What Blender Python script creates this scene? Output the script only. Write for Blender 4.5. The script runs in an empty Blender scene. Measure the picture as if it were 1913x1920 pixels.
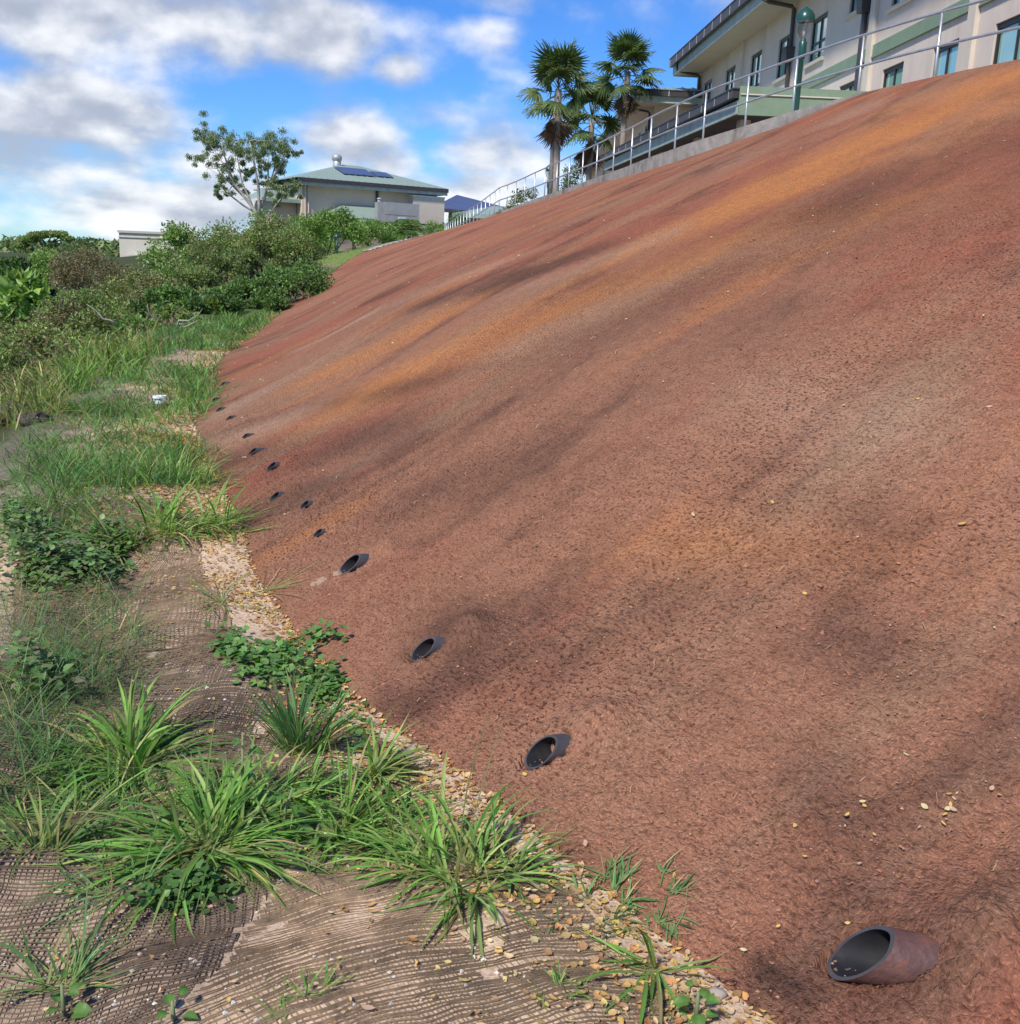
import bpy, math, random
import numpy as np
from mathutils import Vector, Matrix
from mathutils.bvhtree import BVHTree

random.seed(7)
rng = np.random.default_rng(11)
S = bpy.context.scene
col = S.collection
RAD = math.radians

# ------------------------------------------------------------------ camera
EYE = 1.6
PITCH, ROLL, FPX = RAD(13.6), RAD(2.3), 1900.0
_cr, _sr = math.cos(ROLL), math.sin(ROLL)
_fw = Vector((0, math.cos(PITCH), -math.sin(PITCH)))
_up = Vector((0, math.sin(PITCH), math.cos(PITCH)))
_rt = Vector((1, 0, 0))
_R, _U = _rt * _cr + _up * _sr, -_rt * _sr + _up * _cr
cam_data = bpy.data.cameras.new('camera')
cam_data.sensor_fit = 'HORIZONTAL'
cam_data.sensor_width = 36.0
cam_data.lens = 36.0 * FPX / 1913.0
cam_data.clip_start = 0.05
cam_data.clip_end = 5000
cam = bpy.data.objects.new('camera', cam_data)
col.objects.link(cam)
_m = Matrix((_R, _U, -_fw)).transposed().to_4x4()
_m.translation = (0, 0, EYE)
cam.matrix_world = _m
S.camera = cam

# ------------------------------------------------------------------ light
SUN_EL, SUN_AZ = RAD(50), RAD(211)        # azimuth clockwise from +Y: behind, to the left
world = bpy.data.worlds.new('World')
S.world = world
world.use_nodes = True
WN, WL = world.node_tree.nodes, world.node_tree.links
WN.clear()


def sky_world():
    out = WN.new('ShaderNodeOutputWorld')
    bg = WN.new('ShaderNodeBackground')
    bg.inputs[1].default_value = 0.09
    sky = WN.new('ShaderNodeTexSky')
    sky.sky_type = 'NISHITA'
    sky.sun_disc = False
    sky.sun_elevation = SUN_EL
    sky.sun_rotation = SUN_AZ
    sky.altitude = 100
    sky.air_density = 1.0
    sky.dust_density = 0.0
    sky.ozone_density = 1.0
    hs = WN.new('ShaderNodeHueSaturation')
    hs.inputs['Saturation'].default_value = 1.18
    hs.inputs['Value'].default_value = 1.12
    WL.new(sky.outputs[0], hs.inputs['Color'])
    tc = WN.new('ShaderNodeTexCoord')
    sp = WN.new('ShaderNodeSeparateXYZ')
    WL.new(tc.outputs['Generated'], sp.inputs[0])

    def M(op, a, b=None, c=None, clamp=False):
        n = WN.new('ShaderNodeMath')
        n.operation = op
        n.use_clamp = clamp
        for i, q in enumerate((a, b, c)):
            if q is None:
                continue
            if isinstance(q, (int, float)):
                n.inputs[i].default_value = q
            else:
                WL.new(q, n.inputs[i])
        return n.outputs[0]

    def SS(x, lo, hi):
        n = WN.new('ShaderNodeMapRange')
        n.interpolation_type = 'SMOOTHSTEP'
        n.inputs[1].default_value = lo
        n.inputs[2].default_value = hi
        WL.new(x, n.inputs[0])
        return n.outputs[0]
    az = M('ARCTAN2', sp.outputs[0], sp.outputs[1])
    el = M('ARCSINE', M('MAXIMUM', M('MINIMUM', sp.outputs[2], 0.9999), -0.02))
    # the layer of cumulus: flat base, foreshortened towards the horizon
    elw = M('MULTIPLY', el, M('DIVIDE', 1.0, M('ADD', el, 0.60)))     # stretches low elevations

    def field(shift, scale, detail, rough, seed):
        cx = WN.new('ShaderNodeCombineXYZ')
        WL.new(M('MULTIPLY', az, 1.0), cx.inputs[0])
        WL.new(M('ADD', M('MULTIPLY', elw, 1.5), shift), cx.inputs[1])
        cx.inputs[2].default_value = seed
        nz = WN.new('ShaderNodeTexNoise')
        nz.noise_dimensions = '3D'
        nz.inputs['Scale'].default_value = scale
        nz.inputs['Detail'].default_value = detail
        nz.inputs['Roughness'].default_value = rough
        WL.new(cx.outputs[0], nz.inputs['Vector'])
        return nz.outputs[0]
    base = field(0.0, 8.0, 8, 0.50, 3.7)
    up = field(0.03, 8.0, 5, 0.48, 3.7)
    soft = field(0.0, 4.0, 3, 0.5, 9.1)
    billow = field(0.0, 22.0, 6, 0.55, 1.3)
    # where the clouds of this sky stand (degrees): azimuth, elevation, half width, half height, weight
    clouds = [(-21, 11.6, 13, 3.0, .44), (-12.5, 11.6, 5.5, 2.7, .36), (-23, 6.3, 6.5, 2.2, .38), (-26, 3.5, 8, 3.0, .36),
              (-9.6, 6.2, 4.2, 2.0, .44), (-7.3, 5.2, 2.4, 1.4, .36), (-0.5, 5.6, 5.5, 1.9, .38), (-19, 2.0, 9, 1.7, .42),
              (-2, 4.0, 4, 1.3, .42), (-6.8, 9.6, 1.6, 1.1, .30), (-2.3, 11.7, 2.2, 1.3, .29), (-5.3, 7.5, 2.8, 1.1, .29),
              (-1.8, 13.4, 3.5, 1.1, .32), (-16, 4.6, 4.0, 1.6, .26), (-13, 2.6, 6.0, 1.6, .44), (-4, 3.6, 5.0, 1.4, .40),
              (-50, 14, 20, 9, .34), (-85, 9, 16, 5, .36), (-120, 20, 25, 9, .33), (-165, 12, 22, 6, .35), (140, 16, 24, 7, .34),
              (95, 24, 22, 9, .33), (60, 9, 16, 4, .35), (30, 30, 16, 8, .3), (-40, 40, 30, 12, .3), (170, 45, 40, 14, .3)]
    tot = None
    for a, e, w, h, wt in clouds:
        dx = M('DIVIDE', M('SUBTRACT', az, RAD(a)), RAD(w))
        dy = M('DIVIDE', M('SUBTRACT', el, RAD(e)), RAD(h))
        g = M('MULTIPLY', M('EXPONENT', M('MULTIPLY', M('ADD', M('MULTIPLY', dx, dx), M('MULTIPLY', dy, dy)), -1.0)), wt)
        tot = g if tot is None else M('MAXIMUM', tot, g)
    dens = M('ADD', M('MULTIPLY', base, 1.05), tot)
    densu = M('ADD', M('MULTIPLY', up, 1.05), tot)
    cover = SS(dens, 0.58, 0.92)
    lit = M('SUBTRACT', dens, densu)
    lit = M('ADD', M('MULTIPLY', lit, 3.2), M('MULTIPLY', M('SUBTRACT', billow, 0.5), 0.55))
    lit = M('ADD', lit, M('MULTIPLY', M('SUBTRACT', 0.60, soft), 1.6))
    lit = M('ADD', lit, M('MULTIPLY', M('SUBTRACT', 0.10, el), 2.4))
    lit = SS(lit, -0.35, 0.62)
    ramp = WN.new('ShaderNodeMix')
    ramp.data_type = 'RGBA'
    ramp.inputs[6].default_value = (3.5, 3.85, 4.65, 1)
    ramp.inputs[7].default_value = (7.9, 8.0, 8.2, 1)
    WL.new(lit, ramp.inputs[0])
    mx = WN.new('ShaderNodeMix')
    mx.data_type = 'RGBA'
    WL.new(M('MULTIPLY', cover, 0.94), mx.inputs[0])
    tn = WN.new('ShaderNodeMix')
    tn.data_type = 'RGBA'
    tn.blend_type = 'MULTIPLY'
    tn.inputs[0].default_value = 1.0
    tn.inputs[7].default_value = (.36, .64, 1.08, 1)
    WL.new(hs.outputs[0], tn.inputs[6])
    WL.new(tn.outputs[2], mx.inputs[6])
    WL.new(ramp.outputs[2], mx.inputs[7])
    WL.new(mx.outputs[2], bg.inputs[0])
    WL.new(bg.outputs[0], out.inputs[0])


sky_world()
sun_data = bpy.data.lights.new('sun', 'SUN')
sun_data.energy = 3.2
sun_data.angle = RAD(5.0)
sun_data.color = (1.0, 0.95, 0.87)
sun = bpy.data.objects.new('sun', sun_data)
col.objects.link(sun)
_sd = Vector((math.sin(SUN_AZ) * math.cos(SUN_EL), math.cos(SUN_AZ) * math.cos(SUN_EL), math.sin(SUN_EL)))
sun.rotation_euler = _sd.to_track_quat('Z', 'Y').to_euler()
S.view_settings.view_transform = 'Standard'
S.view_settings.look = 'None'
S.view_settings.exposure = 0.56
S.view_settings.gamma = 1.0


# ------------------------------------------------------------------ helpers
def ray(px, py):
    """direction of a point of the photograph (1913 x 1920), scaled so that y = 1"""
    a, b = (px - 956.5) / FPX, (960 - py) / FPX
    d = _R * a + _U * b + _fw
    return d / d.y


def at(px, py, y):
    d = ray(px, py) * y
    return Vector((d.x, d.y, d.z + EYE))


def vnoise(x, y, seed=0):
    """smooth value noise, -1..1, vectorised"""
    xi, yi = np.floor(x).astype(np.int64), np.floor(y).astype(np.int64)
    fx, fy = x - xi, y - yi
    fx, fy = fx * fx * fx * (fx * (fx * 6 - 15) + 10), fy * fy * fy * (fy * (fy * 6 - 15) + 10)

    def h(a, b):
        n = (a * 374761393 + b * 668265263 + seed * 974634777) & 0xffffffff
        n = ((n ^ (n >> 13)) * 1274126177) & 0xffffffff
        return ((n ^ (n >> 16)) & 0xffff) / 32767.5 - 1
    return (h(xi, yi) * (1 - fx) + h(xi + 1, yi) * fx) * (1 - fy) + (h(xi, yi + 1) * (1 - fx) + h(xi + 1, yi + 1) * fx) * fy


def fbm(x, y, octaves=4, seed=0, gain=0.5):
    t, a = 0, 1.0
    for o in range(octaves):
        t = t + a * vnoise(x * 2 ** o + o * 17.3, y * 2 ** o - o * 9.1, seed + o)
        a *= gain
    return t


def sstep(x, a, b):
    t = np.clip((np.asarray(x, float) - a) / (b - a), 0, 1)
    return t * t * (3 - 2 * t)


class MB:
    """collects vertices, faces and a colour per vertex; build() makes ONE mesh object"""

    def __init__(self):
        self.v, self.f, self.c, self.n = [], [], [], 0

    def add(self, V, F, C=None):
        V = np.asarray(V, float).reshape(-1, 3)
        for fa in (F if isinstance(F, list) else [F]):
            self.f.append(np.asarray(fa, np.int64) + self.n)
        self.v.append(V)
        if C is None:
            C = (1, 1, 1)
        C = np.asarray(C, float)
        if C.ndim == 1:
            C = np.tile(C[:3], (len(V), 1))
        self.c.append(C[:, :3])
        self.n += len(V)

    def box(self, c, ax, h, C=None):
        c = np.asarray(c, float)
        ax = [np.asarray(a, float) * s for a, s in zip(ax, h)]
        V = [c + i * ax[0] + j * ax[1] + k * ax[2] for i in (-1, 1) for j in (-1, 1) for k in (-1, 1)]
        self.add(V, np.array([(0, 1, 3, 2), (4, 6, 7, 5), (0, 4, 5, 1), (2, 3, 7, 6), (0, 2, 6, 4), (1, 5, 7, 3)]), C)

    def bar(self, p, q, w, h, up=(0, 0, 1), C=None):
        p, q = Vector(p), Vector(q)
        d = (q - p)
        L = d.length
        d.normalize()
        s = d.cross(Vector(up))
        if s.length < 1e-4:
            s = Vector((1, 0, 0))
        s.normalize()
        u = s.cross(d)
        self.box((p + q) / 2, (d, s, u), (L / 2, w / 2, h / 2), C)

    def tube(self, pts, radii, k=8, C=None, cap=True):
        pts = [Vector(p) for p in pts]
        n = len(pts)
        if isinstance(radii, (int, float)):
            radii = [radii] * n
        V = []
        ref = Vector((0.31, 0.17, 0.93))
        for i, p in enumerate(pts):
            d = (pts[min(i + 1, n - 1)] - pts[max(i - 1, 0)]).normalized()
            s = d.cross(ref)
            if s.length < 1e-3:
                s = d.cross(Vector((1, 0, 0)))
            s.normalize()
            u = s.cross(d)
            for j in range(k):
                a = 2 * math.pi * j / k
                V.append(p + (s * math.cos(a) + u * math.sin(a)) * radii[i])
        F = [(i * k + j, i * k + (j + 1) % k, (i + 1) * k + (j + 1) % k, (i + 1) * k + j) for i in range(n - 1) for j in range(k)]
        fl = [np.array(F)]
        if cap:
            fl += [np.array([list(range(k))[::-1]]), np.array([[(n - 1) * k + j for j in range(k)]])]
        if C is not None and np.asarray(C).ndim == 2 and len(C) == n:
            C = np.repeat(np.asarray(C), k, 0)
        self.add([tuple(v) for v in V], fl, C)

    def lathe(self, c, prof, k=16, C=None):
        """prof: list of (radius, z)"""
        V = [(c[0] + r * math.cos(2 * math.pi * j / k), c[1] + r * math.sin(2 * math.pi * j / k), c[2] + z) for r, z in prof for j in range(k)]
        F = [(i * k + j, i * k + (j + 1) % k, (i + 1) * k + (j + 1) % k, (i + 1) * k + j) for i in range(len(prof) - 1) for j in range(k)]
        self.add(V, np.array(F), C)

    def mesh(self, name, smooth=False, uv=None):
        V = np.concatenate(self.v)
        me = bpy.data.meshes.new(name)
        me.vertices.add(len(V))
        me.vertices.foreach_set('co', V.ravel())
        loops = np.concatenate([f.ravel() for f in self.f])
        tot = np.concatenate([np.full(len(f), f.shape[1]) for f in self.f])
        me.loops.add(len(loops))
        me.loops.foreach_set('vertex_index', loops.astype(np.int32))
        me.polygons.add(len(tot))
        me.polygons.foreach_set('loop_start', np.concatenate([[0], np.cumsum(tot)[:-1]]).astype(np.int32))
        me.polygons.foreach_set('loop_total', tot.astype(np.int32))
        C = np.concatenate(self.c)
        ca = me.color_attributes.new('tint', 'FLOAT_COLOR', 'POINT')
        ca.data.foreach_set('color', np.concatenate([C, np.ones((len(C), 1))], 1).ravel())
        if uv is not None:
            ul = me.uv_layers.new(name='metres')
            ul.data.foreach_set('uv', uv[loops].ravel())
        me.polygons.foreach_set('use_smooth', np.full(len(tot), smooth))
        me.update(calc_edges=True)
        return me

    def build(self, name, mat, parent=None, smooth=False, uv=None, **props):
        me = self.mesh(name, smooth, uv)
        me.materials.append(mat)
        return link(name, me, parent, **props)


def link(name, me, parent=None, **props):
    o = bpy.data.objects.new(name, me)
    col.objects.link(o)
    if parent is not None:
        o.parent = parent
    for k, v in props.items():
        o[k] = v
    return o


def thing(name, loc, label, cat, group=None):
    """an Empty at the thing's base; its parts are given in world coordinates and moved under it"""
    o = bpy.data.objects.new(name, None)
    col.objects.link(o)
    o.location = loc
    o.empty_display_size = 0.2
    o['label'], o['category'] = label, cat
    if group:
        o['group'] = group
    o.matrix_world = Matrix.Translation(Vector(loc))
    return o


def part(name, mb, mat, parent, smooth=False, **props):
    o = mb.build(name, mat, None, smooth, **props)
    o.parent = parent
    root = parent
    while root.parent is not None:
        root = root.parent
    if parent is root:
        o.matrix_parent_inverse = Matrix.Translation(-Vector(root.location))
    else:
        o.matrix_parent_inverse = Matrix.Identity(4)
    return o


# ------------------------------------------------------------------ materials
def new_mat(name):
    m = bpy.data.materials.new(name)
    m.use_nodes = True
    nt = m.node_tree
    return m, nt, nt.nodes, nt.links, nt.nodes['Principled BSDF']


def N(nt, kind, **kw):
    n = nt.nodes.new(kind)
    for k, v in kw.items():
        if k.startswith('i_'):
            key = k[2:]
            n.inputs[int(key) if key.isdigit() else key.replace('_', ' ')].default_value = v
        else:
            setattr(n, k, v)
    return n


def plain(name, rgb, rough=0.6, metal=0.0, var=0.12, scale=3.0, bump=0.0, bscale=40.0, tint=False, dirt=None, spec=0.5):
    m, nt, nd, lk, bs = new_mat(name)
    tc = N(nt, 'ShaderNodeTexCoord')
    nz = N(nt, 'ShaderNodeTexNoise', i_Scale=scale, i_Detail=6.0, i_Roughness=0.6)
    lk.new(tc.outputs['Object'], nz.inputs['Vector'])
    mr = N(nt, 'ShaderNodeMapRange', i_3=1 - var, i_4=1 + var)
    mr.inputs[1].default_value, mr.inputs[2].default_value = 0.3, 0.7
    lk.new(nz.outputs[0], mr.inputs[0])
    mul = N(nt, 'ShaderNodeVectorMath', operation='SCALE')
    if tint:
        at_ = N(nt, 'ShaderNodeVertexColor', layer_name='tint')
        lk.new(at_.outputs[0], mul.inputs[0])
    else:
        mul.inputs[0].default_value = rgb
    lk.new(mr.outputs[0], mul.inputs['Scale'])
    last = mul.outputs[0]
    if dirt:
        n2 = N(nt, 'ShaderNodeTexNoise', i_Scale=dirt[1], i_Detail=8.0, i_Roughness=0.7)
        mp = N(nt, 'ShaderNodeMapping')
        mp.inputs['Scale'].default_value = dirt[3] if len(dirt) > 3 else (1, 1, 1)
        lk.new(tc.outputs['Object'], mp.inputs[0])
        lk.new(mp.outputs[0], n2.inputs['Vector'])
        r2 = N(nt, 'ShaderNodeMapRange')
        r2.inputs[1].default_value, r2.inputs[2].default_value = 0.5, 0.68
        r2.inputs[4].default_value = dirt[2]
        lk.new(n2.outputs[0], r2.inputs[0])
        mx = N(nt, 'ShaderNodeMix', data_type='RGBA')
        lk.new(r2.outputs[0], mx.inputs[0])
        lk.new(last, mx.inputs[6])
        mx.inputs[7].default_value = (*dirt[0], 1)
        last = mx.outputs[2]
    lk.new(last, bs.inputs['Base Color'])
    bs.inputs['Roughness'].default_value = rough
    bs.inputs['Metallic'].default_value = metal
    bs.inputs['Specular IOR Level'].default_value = spec
    if bump:
        nb = N(nt, 'ShaderNodeTexNoise', i_Scale=bscale, i_Detail=5.0)
        lk.new(tc.outputs['Object'], nb.inputs['Vector'])
        b = N(nt, 'ShaderNodeBump', i_Strength=bump, i_Distance=0.02)
        lk.new(nb.outputs[0], b.inputs['Height'])
        lk.new(b.outputs[0], bs.inputs['Normal'])
    return m


def leaf_mat(name, rough=0.45, trans=0.3, spec=0.4):
    m, nt, nd, lk, bs = new_mat(name)
    vc = N(nt, 'ShaderNodeVertexColor', layer_name='tint')
    lk.new(vc.outputs[0], bs.inputs['Base Color'])
    bs.inputs['Roughness'].default_value = rough
    bs.inputs['Specular IOR Level'].default_value = spec
    tr = N(nt, 'ShaderNodeBsdfTranslucent')
    sc = N(nt, 'ShaderNodeMix', data_type='RGBA', blend_type='MULTIPLY')
    sc.inputs[0].default_value = 1
    sc.inputs[7].default_value = (1.25, 1.35, 0.6, 1)
    lk.new(vc.outputs[0], sc.inputs[6])
    lk.new(sc.outputs[2], tr.inputs[0])
    mx = N(nt, 'ShaderNodeMixShader')
    mx.inputs[0].default_value = trans
    lk.new(bs.outputs[0], mx.inputs[1])
    lk.new(tr.outputs[0], mx.inputs[2])
    lk.new(mx.outputs[0], nt.nodes['Material Output'].inputs[0])
    return m


def slope_mat():
    m, nt, nd, lk, bs = new_mat('red_soil_mat')
    uv = N(nt, 'ShaderNodeUVMap', uv_map='metres')

    def noise(sx, sy, scale, detail=4.0, rough=0.55, off=0.0):
        mp = N(nt, 'ShaderNodeMapping')
        mp.inputs['Scale'].default_value = (sx, sy, 1)
        mp.inputs['Location'].default_value = (off, off * .7, 0)
        lk.new(uv.outputs[0], mp.inputs[0])
        n = N(nt, 'ShaderNodeTexNoise', i_Scale=scale, i_Detail=detail, i_Roughness=rough)
        lk.new(mp.outputs[0], n.inputs['Vector'])
        return n.outputs[0]

    def rng_(x, a, b, c=0.0, d=1.0):
        r = N(nt, 'ShaderNodeMapRange', interpolation_type='SMOOTHSTEP')
        for i, q in enumerate((a, b, c, d)):
            r.inputs[i + 1].default_value = q
        lk.new(x, r.inputs[0])
        return r.outputs[0]

    def mix(f, a, b, blend='MIX'):
        x = N(nt, 'ShaderNodeMix', data_type='RGBA', blend_type=blend)
        for i, q in ((0, f), (6, a), (7, b)):
            if isinstance(q, tuple):
                x.inputs[i].default_value = (*q, 1)
            elif isinstance(q, (int, float)):
                x.inputs[i].default_value = q
            else:
                lk.new(q, x.inputs[i])
        return x.outputs[2]
    red, brown, orange, grey, dark = (.37, .136, .080), (.375, .180, .106), (.57, .232, .082), (.345, .215, .128), (.120, .062, .042)
    c = mix(rng_(noise(1, .30, .6, 4, .6, 3), .40, .60), red, brown)
    c = mix(rng_(noise(1, .09, 1.1, 4, .62, 11), .52, .66, 0, .55), c, grey)
    c = mix(rng_(noise(1, .08, 1.3, 4, .62, 23), .56, .68, 0, .45), c, orange)
    c = mix(rng_(noise(1, .06, 3.2, 4, .6, 51), .54, .72, 0, .34), c, dark)
    c = mix(rng_(noise(1, .40, 1.0, 6, .68, 83), .50, .68, 0, .7), c, dark)
    vc = N(nt, 'ShaderNodeVertexColor', layer_name='tint')
    sp = N(nt, 'ShaderNodeSeparateColor')
    lk.new(vc.outputs[0], sp.inputs[0])
    # the mat's own stains: r = orange bands, g = dark bands, b = pale dusty bands
    c = mix(sp.outputs[0], c, orange)
    c = mix(sp.outputs[1], c, dark)
    c = mix(sp.outputs[2], c, (.47, .315, .215))
    # crumbs of coir and soil; the shade in their pits is painted dark
    f1 = noise(1, 1.15, 52, 4, .62)
    f2 = noise(1, 1, 120, 2, .55)
    f3 = noise(1, 1.0, 11, 6, .7)
    rough = noise(1, .6, .8, 3, .6, 61)
    fm = N(nt, 'ShaderNodeMath', operation='MULTIPLY')
    lk.new(rng_(f1, .35, .51, 1.0, 0), fm.inputs[0])
    lk.new(rng_(rough, .35, .65, .45, 1.0), fm.inputs[1])
    c = mix(fm.outputs[0], c, mix(1.0, c, (.27, .23, .22), 'MULTIPLY'))
    c = mix(rng_(f2, .52, .66, 0, .6), c, mix(1.0, c, (1.85, 1.8, 1.7), 'MULTIPLY'))
    c = mix(rng_(f3, .40, .62, 0, .5), c, mix(1.0, c, (.70, .65, .62), 'MULTIPLY'))
    lk.new(c, bs.inputs['Base Color'])
    bs.inputs['Roughness'].default_value = 0.95
    bs.inputs['Specular IOR Level'].default_value = 0.15
    h = N(nt, 'ShaderNodeMath', operation='MULTIPLY_ADD', i_1=.35)
    lk.new(f2, h.inputs[0])
    lk.new(f1, h.inputs[2])
    b = N(nt, 'ShaderNodeBump', i_Strength=1.0, i_Distance=0.026)
    lk.new(h.outputs[0], b.inputs['Height'])
    lk.new(b.outputs[0], bs.inputs['Normal'])
    return m


def ground_mat():
    m, nt, nd, lk, bs = new_mat('ground_cover')
    tc = N(nt, 'ShaderNodeTexCoord')

    def noise(scale, detail=5.0, rough=.6, sx=1, sy=1):
        mp = N(nt, 'ShaderNodeMapping')
        mp.inputs['Scale'].default_value = (sx, sy, 1)
        lk.new(tc.outputs['Object'], mp.inputs[0])
        n = N(nt, 'ShaderNodeTexNoise', i_Scale=scale, i_Detail=detail, i_Roughness=rough)
        lk.new(mp.outputs[0], n.inputs['Vector'])
        return n.outputs[0]

    def rng_(x, a, b, c=0.0, d=1.0):
        r = N(nt, 'ShaderNodeMapRange', interpolation_type='SMOOTHSTEP')
        for i, q in enumerate((a, b, c, d)):
            r.inputs[i + 1].default_value = q
        lk.new(x, r.inputs[0])
        return r.outputs[0]

    def mix(f, a, b, blend='MIX'):
        x = N(nt, 'ShaderNodeMix', data_type='RGBA', blend_type=blend)
        for i, q in ((0, f), (6, a), (7, b)):
            if isinstance(q, tuple):
                x.inputs[i].default_value = (*q, 1)
            elif isinstance(q, (int, float)):
                x.inputs[i].default_value = q
            else:
                lk.new(q, x.inputs[i])
        return x.outputs[2]
    vc = N(nt, 'ShaderNodeVertexColor', layer_name='tint')
    f1, f2, f3 = noise(70, 5, .7), noise(9, 5, .6), noise(240, 3, .6)
    c = mix(rng_(f2, .35, .65, 0, .45), vc.outputs[0], mix(1.0, vc.outputs[0], (.62, .58, .56), 'MULTIPLY'))
    c = mix(rng_(f1, .38, .60, .6, 0), c, mix(1.0, c, (.5, .45, .42), 'MULTIPLY'))
    c = mix(rng_(f3, .56, .70, 0, .5), c, mix(1.0, c, (1.6, 1.55, 1.45), 'MULTIPLY'))
    lk.new(c, bs.inputs['Base Color'])
    bs.inputs['Roughness'].default_value = .95
    bs.inputs['Specular IOR Level'].default_value = .15
    b = N(nt, 'ShaderNodeBump', i_Strength=.7, i_Distance=.015)
    lk.new(f1, b.inputs['Height'])
    lk.new(b.outputs[0], bs.inputs['Normal'])
    return m


def glass_mat(name, rgb, rough=0.03):
    m, nt, nd, lk, bs = new_mat(name)
    tc = N(nt, 'ShaderNodeTexCoord')
    nz = N(nt, 'ShaderNodeTexNoise', i_Scale=0.7, i_Detail=2.0)
    lk.new(tc.outputs['Object'], nz.inputs['Vector'])
    b = N(nt, 'ShaderNodeBump', i_Strength=0.06, i_Distance=0.05)
    lk.new(nz.outputs[0], b.inputs['Height'])
    lk.new(b.outputs[0], bs.inputs['Normal'])
    bs.inputs['Base Color'].default_value = (*rgb, 1)
    bs.inputs['Roughness'].default_value = rough
    bs.inputs['Specular IOR Level'].default_value = 1.0
    bs.inputs['Coat Weight'].default_value = 1.0
    bs.inputs['Coat Roughness'].default_value = 0.02
    bs.inputs['Coat IOR'].default_value = 1.9
    return m


M_SLOPE = slope_mat()
M_GROUND = ground_mat()
M_LEAF = leaf_mat('leaf')
M_GRASS = leaf_mat('grass_blade', .62, .36, .25)
M_DRY = leaf_mat('dry_leaf', .8, .15, .2)
M_TINT = plain('tinted', (1, 1, 1), .8, tint=True, var=.15, scale=12)
M_BARK = plain('bark', (.16, .12, .09), .9, var=.35, scale=9, bump=.6, bscale=20)
M_PALE_BARK = plain('pale_bark', (.42, .37, .31), .85, var=.3, scale=3, bump=.4, bscale=12)
M_PALM_TRUNK = plain('palm_trunk', (.30, .26, .22), .9, var=.25, scale=5, bump=.6, bscale=14)
M_STEEL = plain('galvanised_steel', (.58, .61, .63), .42, .75, var=.12, scale=6, dirt=((.30, .27, .24), 5, .35))
M_CONC = plain('weathered_concrete', (.33, .30, .26), .92, var=.22, scale=5, bump=.5, bscale=30, dirt=((.085, .07, .055), 1.1, .9, (1, 1, .6)))
M_WALL = plain('beige_render', (.70, .58, .485), .88, var=.05, scale=1.2, bump=.12, bscale=120, dirt=((.46, .37, .29), .8, .55, (1, 1, .12)))
M_WALL2 = plain('beige_render_far', (.66, .53, .41), .88, var=.06, scale=1.0, bump=.1, bscale=60, dirt=((.50, .40, .32), .4, .35, (1, 1, .25)))
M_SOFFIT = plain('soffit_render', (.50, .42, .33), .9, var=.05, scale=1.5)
M_GREENTRIM = plain('sage_green_paint', (.22, .30, .20), .7, var=.06, scale=2, dirt=((.15, .2, .14), 1.2, .4))
M_FASCIA = plain('pale_green_fascia', (.40, .46, .40), .6, var=.10, scale=2.5, dirt=((.17, .20, .18), 2.0, .6, (1, 1, .4)))
M_GUTTER = plain('dark_brown_gutter', (.055, .047, .048), .45, var=.15, scale=3)
M_STRAP = plain('gutter_strap', (.42, .42, .42), .5, var=.1)
M_FRAME = plain('bronze_frame', (.025, .021, .020), .4, var=.1)
M_SILL = plain('sill_render', (.66, .57, .46), .85, var=.06)
M_GLASS = glass_mat('window_glass', (.30, .55, .47))  # pale mint base imitates the bright sky mirrored in the panes
M_ROOF = plain('green_metal_roof', (.30, .38, .31), .5, .1, var=.08, scale=1.5, dirt=((.22, .27, .23), 1.5, .4))
M_SOLAR = plain('solar_panel', (.085, .11, .20), .35, .0, var=.1, scale=2, spec=.4)
M_LAMPGREEN = plain('dark_green_enamel', (.018, .075, .058), .3, var=.1, scale=8)
M_DARKIN = plain('shaded_interior', (.06, .05, .045), .9, var=.2)  # shade under canopy and porch put into a near-black base colour
M_PAVE = plain('concrete_paving', (.34, .32, .29), .9, var=.1, scale=1.0, bump=.2)
M_PIPE = plain('drain_pipe', (.06, .055, .057), .55, var=.25, scale=10, dirt=((.10, .06, .045), 7, .5), bump=.15, bscale=60)
M_PIPE_RUST = plain('drain_pipe_rust', (.115, .055, .045), .6, var=.3, scale=9, dirt=((.25, .09, .035), 9, .75), bump=.25, bscale=60)
M_SILT = plain('silt', (.40, .255, .165), .95, var=.3, scale=14, bump=.7, bscale=50)
M_BORE = plain('pipe_bore', (.020, .019, .021), .5, var=.3, scale=12, dirt=((.07, .05, .04), 9, .5))  # near-black, so the unlit inside of the pipe is painted dark
M_SILTD = plain('dark_silt', (.16, .095, .06), .95, var=.4, scale=30, bump=.8, bscale=80)
M_WHITE = plain('white_plastic', (.78, .79, .80), .45, var=.04)
M_CONDUIT = plain('grey_metal', (.42, .42, .41), .5, .3, var=.1)
M_NET = plain('jute_strand', (.115, .075, .045), .95, var=.35, scale=30, tint=True)
M_CARPAINT = plain('white_car_paint', (.75, .76, .78), .2, var=.03)

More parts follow.
